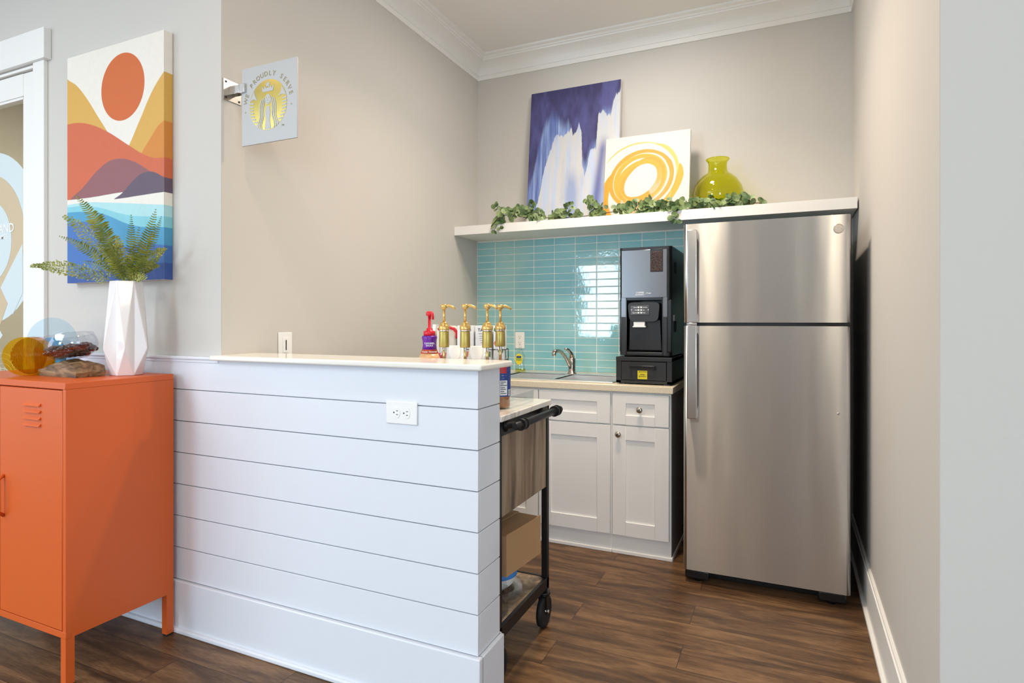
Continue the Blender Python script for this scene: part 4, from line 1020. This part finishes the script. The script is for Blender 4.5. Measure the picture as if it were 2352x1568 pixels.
# driftwood and bowl
wx, wy = -2.487, 1.392
t0 = MB()
pts = [(-.135, 0), (-.13, .030), (-.10, .036), (-.075, .052), (-.03, .060), (.02, .066), (.05, .058), (.085, .062), (.12, .05), (.13, .02), (.125, 0)]
rng = random.Random(3)
rows = []
for j in range(7):
    yy = -.05+.10*j/6; rows.append([t0.bm.verts.new((wx+x*(.92+.05*math.sin(j*1.3)), wy+yy+rng.gauss(0, .002), TZ+z*(.78+.22*math.sin(PI*j/6)+rng.gauss(0, .03)))) for x, z in pts])
for r0, r1 in zip(rows, rows[1:]):
    for k in range(len(pts)): t0._f([r0[k], r0[(k+1) % len(pts)], r1[(k+1) % len(pts)], r1[k]])
t0._f(rows[0]); t0._f(rows[-1][::-1])
tag(t0.build('driftwood', M['drift']), 'rough brown driftwood block under the glass bowl on the orange cabinet', 'driftwood')
bc = Vector((wx+.0, wy, TZ+.046)); tilt = Matrix.Rotation(R(-9), 3, 'Y')
t = thing('glass_bowl', bc, 'clear iridescent glass bowl of brown stones resting on the driftwood', 'bowl')
b = MB(); b.lathe([(.02, .004), (.062, .008), (.098, .030), (.110, .055), (.106, .078), (.094, .098)], (0, 0, 0), 48)
for v in b.bm.verts: v.co = tilt @ Vector((v.co.x, v.co.y*.75, v.co.z))+bc+Vector((0, 0, .012))
b.build('bowl_body', M['smoke'], t)
b = MB(); b.lathe([(.0945, .0975), (.0965, .100), (.0935, .100)], (0, 0, 0), 48, cap0=False)
for v in b.bm.verts: v.co = tilt @ Vector((v.co.x, v.co.y*.75, v.co.z))+bc+Vector((0, 0, .012))
b.build('rim', M['smoke'], t)
b = MB()
for k in range(260):
    a, r_, z = rng.uniform(0, 2*PI), math.sqrt(rng.random()), rng.random()
    rad = (.058+.040*min(1, z*2))*r_
    q = tilt @ Vector((rad*math.cos(a), rad*.72*math.sin(a), .020+.034*z))+bc+Vector((0, 0, .012))
    b.ball(q, .0125, (rng.uniform(.7, 1.2), rng.uniform(.7, 1.2), rng.uniform(.45, .8)), 8)
o = tag(b.build('decorative_stones', M['gem']), 'brown and dark glass stones heaped in the clear bowl', 'stones'); o['kind'] = 'stuff'

# blue and pink acrylic discs
dx, dy = -2.775, 1.478
t = thing('acrylic_disc_ornament', (dx, dy, TZ), 'round pale blue clear ornament standing behind the amber one', 'ornament')
def disc(mb, c, r, th, ang):
    mb.lathe([(r, -th/2), (r, th/2)], (0, 0, 0), 64, cap1=True, axis='Y', smooth=False)
    mt = Matrix.Rotation(ang, 3, 'Z')
    for v in mb.bm.verts: v.co = mt @ v.co+Vector(c)
    return mb
disc(MB(), (dx, dy, TZ+.112), .112, .005, R(22)).build('pale_disc', M['paleblue'], t)
disc(MB(), (dx+.020, dy-.020, TZ+.072), .070, .005, R(22)).build('blue_disc', M['brightblue'], t)
disc(MB(), (dx-.012, dy-.038, TZ+.073), .072, .005, R(22)).build('pink_disc', M['pinkac'], t)
MB().box(dx-.03, dy-.045, TZ, dx+.05, dy+.01, TZ+.006).build('base', M['pinkac'], t)
# amber ribbed ornament
ax, ay = -2.654, 1.332
t = thing('amber_ornament', (ax, ay, TZ), 'round ribbed amber acrylic ornament at the left edge of the orange cabinet', 'ornament')
ang = R(38); mt = Matrix.Rotation(ang, 3, 'Z')
def loc_(mb):
    for v in mb.bm.verts: v.co = mt @ v.co+Vector((ax, ay, TZ))
    return mb
b = MB(); b.lathe([(.074, -.03), (.074, .03)], (0, 0, .0745), 64, cap0=False, axis='Y'); loc_(b).build('hoop', M['amber'], t)
b = MB(); N_ = 30; fr_, bk_ = [], []
for k in range(N_+1):
    x = -.072+.144*k/N_; hh = math.sqrt(max(0, .074**2-x*x)); hh2 = hh if x < .035 else max(hh, .012)
    b.cyl((x, .028, .0745-hh), (x, .028, .0745+hh if x < .03 else max(.0745+hh, .095)), .0024, None, 6)
loc_(b).build('ribbed_face', M['amberrib'], t)
b = MB(); b.box(.005, .0305, 0, .074, .0335, .106).box(.005, -.020, 0, .074, .03, .004); loc_(b).build('square_panel', M['amber'], t)

# ================================================================ cart
cX0, cX1, cY0, cY1 = -1.90, -.872, 1.812, 2.290
t = thing('bar_cart', ((cX0+cX1)/2, (cY0+cY1)/2, 0), 'black metal and wood cart with a marble top behind the half wall', 'cart')
MB().box(cX0, cY0+.002, .899, cX1+.010, cY1, .920, .003).build('marble_top', M['marble'], t)
b = MB(); p_ = .024
b.box(cX1-.012, cY0+.002, .848, cX1, cY1-.004, .8985, .001).box(cX0+.01, cY1-.016, .848, cX1, cY1-.004, .8985).box(cX0+.01, cY0+.002, .848, cX1, cY0+.014, .8985).box(cX0+.01, cY0+.002, .848, cX0+.022, cY1-.004, .8985)
b.build('top_frame', M['black'], t)
for x in (cX0+.01, cX1-p_):
    for yy in (cY0+.002, cY1-.004-p_):
        MB().box(x, yy, .150, x+p_, yy+p_, .848, .001, 1).build('post', M['black'], t)
b = MB(); b.box(cX0+.035, cY0+.008, .570, cX1-.003, cY1-.030, .848, .001); b.build('wood_drawer_box', M['cartwood'], t)
b = MB(); b.box(cX0+.02, cY0+.012, .180, cX1-.014, cY1-.014, .197); b.build('lower_shelf', M['cartwood'], t)
b = MB(); b.box(cX1-.014, cY0+.002, .158, cX1, cY1-.004, .200, .001).box(cX0+.01, cY1-.016, .158, cX1, cY1-.004, .200).box(cX0+.01, cY0+.002, .158, cX1, cY0+.012, .200).box(cX0+.01, cY0, .158, cX0+.02, cY1-.004, .200); b.build('lower_frame', M['black'], t)
# pipe handle
hX, hZ = -.812, .889; b = MB()
b.tube([(hX, 1.812, hZ), (hX, 1.818, hZ), (hX, 2.248, hZ), (hX, 2.254, hZ)], [.010, .0135, .0135, .010], 18)
for yy in (1.872, 2.200):
    b.tube([(cX1, yy, .880), (cX1+.004, yy, .880)], [.022, .022], 20); b.tube([(cX1+.004, yy, .880), (cX1+.007, yy, .880), (hX, yy, hZ)], [.022, .0115, .0105], 16)
    b.cyl((hX, yy-.012, hZ), (hX, yy+.012, hZ), .019, None, 18); b.cyl((hX, yy-.017, hZ), (hX, yy-.012, hZ), .021, None, 18); b.cyl((hX, yy+.012, hZ), (hX, yy+.017, hZ), .021, None, 18)
b.build('pipe_handle', M['black'], t)
def caster(x, y):
    b = MB(); b.cyl((x, y, .140), (x, y, .1575), .013).cyl((x, y, .132), (x, y, .142), .026, None, 20).cyl((x, y, .124), (x, y, .132), .021, None, 20)
    for s in (-1, 1): b.prism([(x+s*.015, y-.018, .126), (x+s*.015, y+.018, .126), (x+s*.015, y+.008, .052), (x+s*.015, y-.008, .052)], (s*.003, 0, 0))
    c_ = b.build('caster', M['black'], t)
    b = MB(); b.lathe([(.018, -.009), (.045, -.009), (.052, -.012), (.062, -.010), (.063, 0), (.062, .010), (.052, .012), (.045, .009), (.018, .009)], (x, y, .063), 36, axis='X', cap1=True)
    b.build('wheel', M['rubber'], c_)
    MB().cyl((x-.022, y, .063), (x+.022, y, .063), .006, None, 12).build('axle', M['chrome'], c_)
for x in (cX0+.03, cX1-.016):
    for yy in (cY0+.02, cY1-.02): caster(x, yy)

# stuff on lower shelf
ang = math.atan2(2.24-1.964, -.90+.93)
rz = ang-PI/2; mt = Matrix.Rotation(rz, 3, 'Z')
def boxc(u, v, z): return (mt @ Vector((u, v, 0))+Vector((-.905, 1.945, 0))).to_tuple()[:2]+(z,)
b = MB(); bw, bl, z0, z1 = .20, .262, .3205, .466
c4 = [boxc(-bw, 0, z0), boxc(0, 0, z0), boxc(0, bl, z0), boxc(-bw, bl, z0)]
b.prism(c4, (0, 0, z1-z0)); 
t = thing('cardboard_box', (-1.0, 2.07, z0), 'plain brown cardboard box on the lower shelf of the cart', 'cardboard box')
b.build('carton', M['card'], t)
b = MB()
b.prism([boxc(-.004, 0, z1), boxc(.001, 0, z1), boxc(.001, bl, z1), boxc(-.004, bl, z1)], (.0, 0, .006)); b.prism([boxc(-bw, .02, z1+.001), boxc(-.1, .0, z1+.001), boxc(-.1, bl, z1+.001), boxc(-bw, bl, z1+.001)], (0, 0, .003)); b.build('flap', M['card'], t)
px0, py0 = -1.01, 2.07
t = thing('plate_stack', (px0, py0, .197), 'stack of clear plates and white bowls under the cardboard box', 'plates')
for k in range(3):
    MB().lathe([(.05, .0005+k*.007), (.075, .003+k*.007), (.105, .012+k*.007), (.104, .014+k*.007), (.074, .005+k*.007)], (px0, py0, .1975), 40).build('plate', M['acrylic'], t)
MB().lathe([(.045, .022), (.07, .045), (.082, .085), (.083, .1225), (.080, .1225), (.068, .05)], (px0, py0, .1975), 40).build('bowl', M['paper'], t)
MB().lathe([(.0838, .075), (.0842, .100), (.0835, .1)], (px0, py0, .1975), 40, cap0=False).build('blue_band', M['bluepk'], t)
t = thing('acrylic_organizer', (-.93, 1.89, .197), 'clear acrylic two-tier tray on the lower cart shelf', 'tray')
b = MB(); x0, x1, y0, y1 = -1.02, -.893, 1.838, 1.935
for (z0_, z1_) in ((.2002, .250), (.252, .30)):
    b.box(x0, y0, z0_, x1, y1, z0_+.002).box(x1-.002, y0, z0_, x1, y1, z1_).box(x0, y0, z0_, x0+.002, y1, z1_).box(x0, y0, z0_, x1, y0+.002, z1_).box(x0, y1-.002, z0_, x1, y1, z1_)
b.build('trays', M['acrylic'], t)
MB().prism([(x1+.001, 1.905, .25), (x1+.001, 1.937, .25), (x1-.02, 1.960, .312), (x1-.02, 1.936, .312)], (-.003, 0, 0)).build('tilted_panel', M['acrylic'], t)

# ================================================================ things on the cart top
CT = .9203
def syrup():
    t = thing('syrup_bottle', (0, 0, 0), '', 'syrup bottle', 'syrup bottles on the cart')
    MB().lathe([(.034, 0), (.0375, .004), (.038, .160), (.034, .176), (.022, .192), (.0172, .206), (.0168, .232)], (0, 0, 0), 36).build('glass_bottle', M['glass'], t)
    MB().lathe([(.0368, .165), (.001, .165)], (0, 0, 0), 36, cap0=False).lathe([(.032, .003), (.0365, .006), (.0368, .165)], (0, 0, 0), 36).build('syrup', M['amberliq'], t)
    MB().lathe([(.0178, .226), (.0185, .228), (.0172, .281), (.0165, .283)], (0, 0, 0), 28, cap1=True).build('sleeve', M['golddark'], t)
    MB().lathe([(.0176, .2835), (.0176, .289), (.0165, .289)], (0, 0, 0), 28, cap1=True).build('neck_ring', M['chrome'], t)
    b = MB(); b.lathe([(.0190, .289), (.0195, .291), (.0195, .302), (.0165, .304), (.013, .312), (.0118, .315), (.007, .316)], (0, 0, 0), 28, cap1=True); b.build('pump_collar', M['gold'], t)
    MB().cyl((0, 0, .170), (0, 0, .226), .0055).build('dip_tube', M['gold'], t); MB().cyl((0, 0, .314), (0, 0, .362), .0047).build('pump_stem', M['gold'], t)
    b = MB(); b.lathe([(.0045, .360), (.0095, .364), (.0125, .369), (.0125, .377), (.009, .380)], (0, 0, 0), 24, cap1=True)
    b.tube([(0, 0, .374), (.018, 0, .3745), (.034, 0, .369), (.040, 0, .362)], [.006, .0055, .0045, .0040], 12); b.build('pump_spout', M['gold'], t)
    lb = MB(); seg = 40
    def band(mb, a0, a1, z0, z1, r):
        n = 14; A_ = [mb.bm.verts.new((r*math.cos(R(a)), r*math.sin(R(a)), z0)) for a in np.linspace(a0, a1, n)]; B2 = [mb.bm.verts.new((r*math.cos(R(a)), r*math.sin(R(a)), z1)) for a in np.linspace(a0, a1, n)]
        for k in range(n-1): mb._f([A_[k], A_[k+1], B2[k+1], B2[k]], True)
        return mb
    l_ = band(band(lb, 0, 180, .045, .152, .0383), 180, 360, .045, .152, .0383).build('label', M['lblblue'], t)
    band(MB(), -120, -62, .130, .152, .0386).build('red_patch', M['lblred'], l_)
    band(MB(), -100, -58, .050, .104, .0386).build('facts_panel', M['lblwhite'], l_)
    band(MB(), -50, -25, .048, .070, .0386).build('barcode_patch', M['lblwhite'], l_)
    b = MB()
    for z, w0, w1 in ((.098, -96, -66), (.092, -96, -80), (.086, -98, -60), (.078, -96, -72), (.072, -96, -66), (.064, -96, -76), (.057, -96, -63)): band(b, w0, w1, z-.0012, z+.0012, .0388)
    for a in range(-49, -26, 3): band(b, a, a+1.2, .050, .068, .0388)
    b.build('print', M['ink'], l_)
    b = MB()
    for z, w0, w1 in ((.144, -50, -25), (.138, -46, -28), (.122, -96, -62), (.112, -92, -70), (.118, -48, -30), (.108, -48, -26), (.098, -48, -30)): band(b, w0, w1, z-.001, z+.001, .0388)
    b.build('pale_print', M['paleblue'], l_)
    return t
s0 = syrup()
spots = [((-.951, 1.990), 'rightmost gold-pump syrup bottle with a blue label showing past the half wall end', R(34)),
         ((-.948, 1.878), 'gold-pump syrup bottle, third from the left behind the half wall', R(-8)),
         ((-1.030, 1.866), 'gold-pump syrup bottle, second from the left behind the half wall', R(20)),
         ((-1.112, 1.858), 'leftmost gold-pump syrup bottle behind the half wall', R(14))]
for i, ((x, y), lb, rz_) in enumerate(spots):
    o = s0 if i == 0 else copy_tree(s0)
    o.location = (x, y, CT); o.rotation_euler = (0, 0, rz_ + R(0)); o['label'] = lb
# acrylic holder around rightmost bottle
t = thing('acrylic_tray', (-.93, 2.0, CT), 'clear acrylic tray on the marble cart top around the syrup bottle', 'tray')
b = MB(); x0, x1, y0, y1 = -.995, -.905, 1.935, 2.20; h_ = .045
b.box(x1-.002, y0, CT, x1, y1, CT+h_).box(x0, y0, CT, x0+.002, y1, CT+h_).box(x0, y1-.002, CT, x1, y1, CT+h_).box(x0, y0, CT, x1, y0+.002, CT+h_)
b.build('tray_walls', M['acrylic'], t)
# caramel pump bottle
qx, qy = -1.203, 1.905
t = thing('caramel_pump_bottle', (qx, qy, CT), 'caramel sauce bottle with a red pump and purple sleeve behind the half wall', 'sauce bottle')
c0 = (qx, qy, CT)
MB().lathe([(.034, 0), (.040, .004), (.043, .10), (.043, .165), (.040, .180), (.032, .200)], c0, 36, cap1=True).build('bottle', M['caramel'], t)
sl = MB().lathe([(.0325, .1995), (.0330, .2005), (.0275, .214), (.0278, .2145)], c0, 36, cap0=False).build('rust_band', M['rust'], t)
MB().lathe([(.0240, .214), (.0275, .2145), (.0245, .230), (.0255, .246), (.0290, .258), (.0270, .264), (.020, .266)], c0, 36, cap1=True).build('purple_sleeve', M['purple'], t)
b = MB(); b.lathe([(.0220, .2655), (.0220, .282), (.012, .284), (.012, .292), (.006, .294), (.0055, .340)], c0, 24, cap1=True); b.lathe([(.010, .338), (.013, .342), (.013, .352), (.008, .356)], c0, 20, cap1=True)
b.tube([(qx, qy, CT+.349), (qx+.014, qy-.004, CT+.349), (qx+.017, qy-.005, CT+.340), (qx+.018, qy-.005, CT+.325)], [.007, .006, .005, .0045], 10); b.build('pump', M['red'], t)
vd = Vector((-qx, -qy, 0)).normalized(); ry = math.atan2(vd.y, vd.x)+PI/2
p = Vector((qx, qy, 0))+vd*.0325; text('Pump  Caramel', .0085, (p.x, p.y, CT+.2065), M['lblwhite'], 'print', t, rot=(R(72), 0, ry), ext=.0002)
p = Vector((qx, qy, 0))+vd*.0262; text('CARAMEL\nSAUCE', .0085, (p.x, p.y, CT+.2330), M['lblwhite'], 'print', t, rot=(R(90), 0, ry), ext=.0002)

# cream dispenser with red handle
kx, ky = -1.270, 2.150
t = thing('beverage_dispenser', (kx, ky, CT), 'cream dispenser with a red top handle behind the pump bottles', 'dispenser')
mt = Matrix.Rotation(R(22), 3, 'Z')
b = MB(); b.obox((kx, ky, CT+.150), (.080, .085, .30), mt, .012); b.build('housing', M['cream'], t)
b = MB(); pts = [mt @ Vector(q)+Vector((kx, ky, CT)) for q in ((-.030, -.046, .285), (-.01, -.054, .302), (.035, -.054, .288), (.046, -.05, .272), (.046, -.044, .25))]
b.tube(pts, .0065, 8); b.build('handle', M['red'], t)
b = MB(); b.obox(mt @ Vector((-.0, -.0445, .165))+Vector((kx, ky, CT)), (.072, .016, .05), mt, .004); b.build('red_trim', M['red'], t)
# white wire/plastic menu holder
t = thing('menu_holder', (-1.42, 2.10, CT), 'white plastic menu holder leaning left of the cream dispenser', 'holder')
b = MB(); e0 = P(994, 745, D=2.60); e1 = P(1010, 830, D=2.45)
b.prism([(e0.x, e0.y, 1.225), (e0.x+.012, e0.y+.005, 1.225), (-1.368, 2.175, CT), (-1.382, 2.170, CT)], (-0.03, .07, 0)); b.build('panel', M['plate'], t)
b = MB(); b.prism([(e0.x+.022, e0.y+.012, 1.222), (e0.x+.034, e0.y+.016, 1.222), (-1.352, 2.20, CT), (-1.364, 2.20, CT)], (-0.03, .07, 0)); b.build('back_panel', M['plate'], t)
# tea boxes in rack
ang = R(18); mt = Matrix.Rotation(ang, 3, 'Z'); tb = Vector((-1.205, 2.115, CT))
def tl(u, v, z): return mt @ Vector((u, v, z))+tb
t = thing('wire_rack', tb, 'black wire rack holding tea boxes on the cart', 'rack')
b = MB()
for z in (.012, .16, .205):
    b.tube([tl(-.012, -.006, z), tl(.199, -.006, z), tl(.199, .085, z), tl(-.012, .085, z), tl(-.012, -.006, z)], .0018, 6)
for (u, v) in ((-.012, -.006), (.199, -.006), (.199, .085), (-.012, .085), (.07, -.006), (.145, -.006)): b.cyl(tl(u, v, 0), tl(u, v, .205), .0018, None, 6)
for v in (0, .02, .04, .06, .08): b.cyl(tl(-.012, v, .1595), tl(.199, v, .1595), .0014, None, 6)
b.build('wires', M['black'], t)
for k, (u, title, col, lab) in enumerate(((0, 'TAZO', 'orange_ink', 'white tea box with orange lower print, left end of the wire rack'), (.074, 'TAZO', 'green_ink', 'white tea box with green lower print, middle of the wire rack'), (.148, '', 'orange_ink', 'tea box with orange fruit print, right end of the wire rack'))):
    c_ = tl(u+.036, .04, .162)
    t = thing('tea_box', c_, lab, 'tea box', 'tea boxes in the wire rack')
    bw_ = .067 if title else .044; b = MB(); b.obox(tl(u+bw_/2+.001, .037, .232), (bw_, .072, .138), mt, .001); b.build('carton', M['lblwhite'], t)
    pf = tl(u+.0345, -.0002, .283); 
    if title: text(title, .017, pf, M['ink'], 'print', t, rot=(R(90), 0, ang), ext=.0003)
    b = MB()
    if title:
        for j in range(5): b.obox(tl(u+.0345, .0004, .268-j*.009), (.040-.004*j, .001, .0012), mt)
        b.build('fine_print', M['ink'], t)
        b = MB(); b.obox(tl(u+.0345, .0002, .186), (.058, .0012, .022), mt); b.build('color_band', M[col], t)
    else:
        for (a_, z_, s_) in ((.014, .285, 'g'), (.031, .287, 'o'), (.03, .255, 'o'), (.014, .23, 'o'), (.03, .20, 'g')):
            q = MB(); q.prism([tl(u+a_+.011*math.cos(x), -.0002, z_+.011*math.sin(x)) for x in np.linspace(0, 2*PI, 14, endpoint=False)], mt @ Vector((0, .0008, 0))); q.build('fruit_print', M['orange_ink' if s_ == 'o' else 'green_ink'], t)
# upside down cup stacks
for (px, D_, lab) in ((1046, 2.12, 'stack of white paper cups between the two left syrup bottles'), (1097, 2.10, 'stack of white paper cups between the middle syrup bottles')):
    q = P(px, 790, D=D_)
    q.y = max(q.y, 1.935)+.012; D2 = q.y/(ca+sa*((px-1176)/F)); q = P(px, 790, D=D2)
    t = thing('paper_cup_stack', (q.x, q.y, CT), lab, 'paper cups', 'paper cup stacks')
    for k in range(7):
        z = CT+k*.0225
        MB().lathe([(.0395, z+.0), (.041, z+.002), (.0395, z+.004), (.031, z+.092), (.030, z+.0925)], (q.x, q.y, 0), 30, cap0=False, cap1=True).build('cup', M['paper'], t)
# snack packet
q = P(1013, 815, D=2.30)
t = thing('snack_packet', (q.x, q.y, CT), 'blue and orange snack packet behind the leftmost syrup bottle', 'packet')
b = MB(); b.obox((q.x, q.y, CT+.085), (.055, .014, .17), Matrix.Rotation(R(25), 3, 'Z'), .005); b.build('wrapper', M['bluepk'], t)
b = MB(); b.obox((q.x-.003, q.y-.006, CT+.145), (.03, .006, .02), Matrix.Rotation(R(25), 3, 'Z') @ Matrix.Rotation(R(40), 3, 'Y'), .002); b.build('orange_print', M['orange_ink'], t)
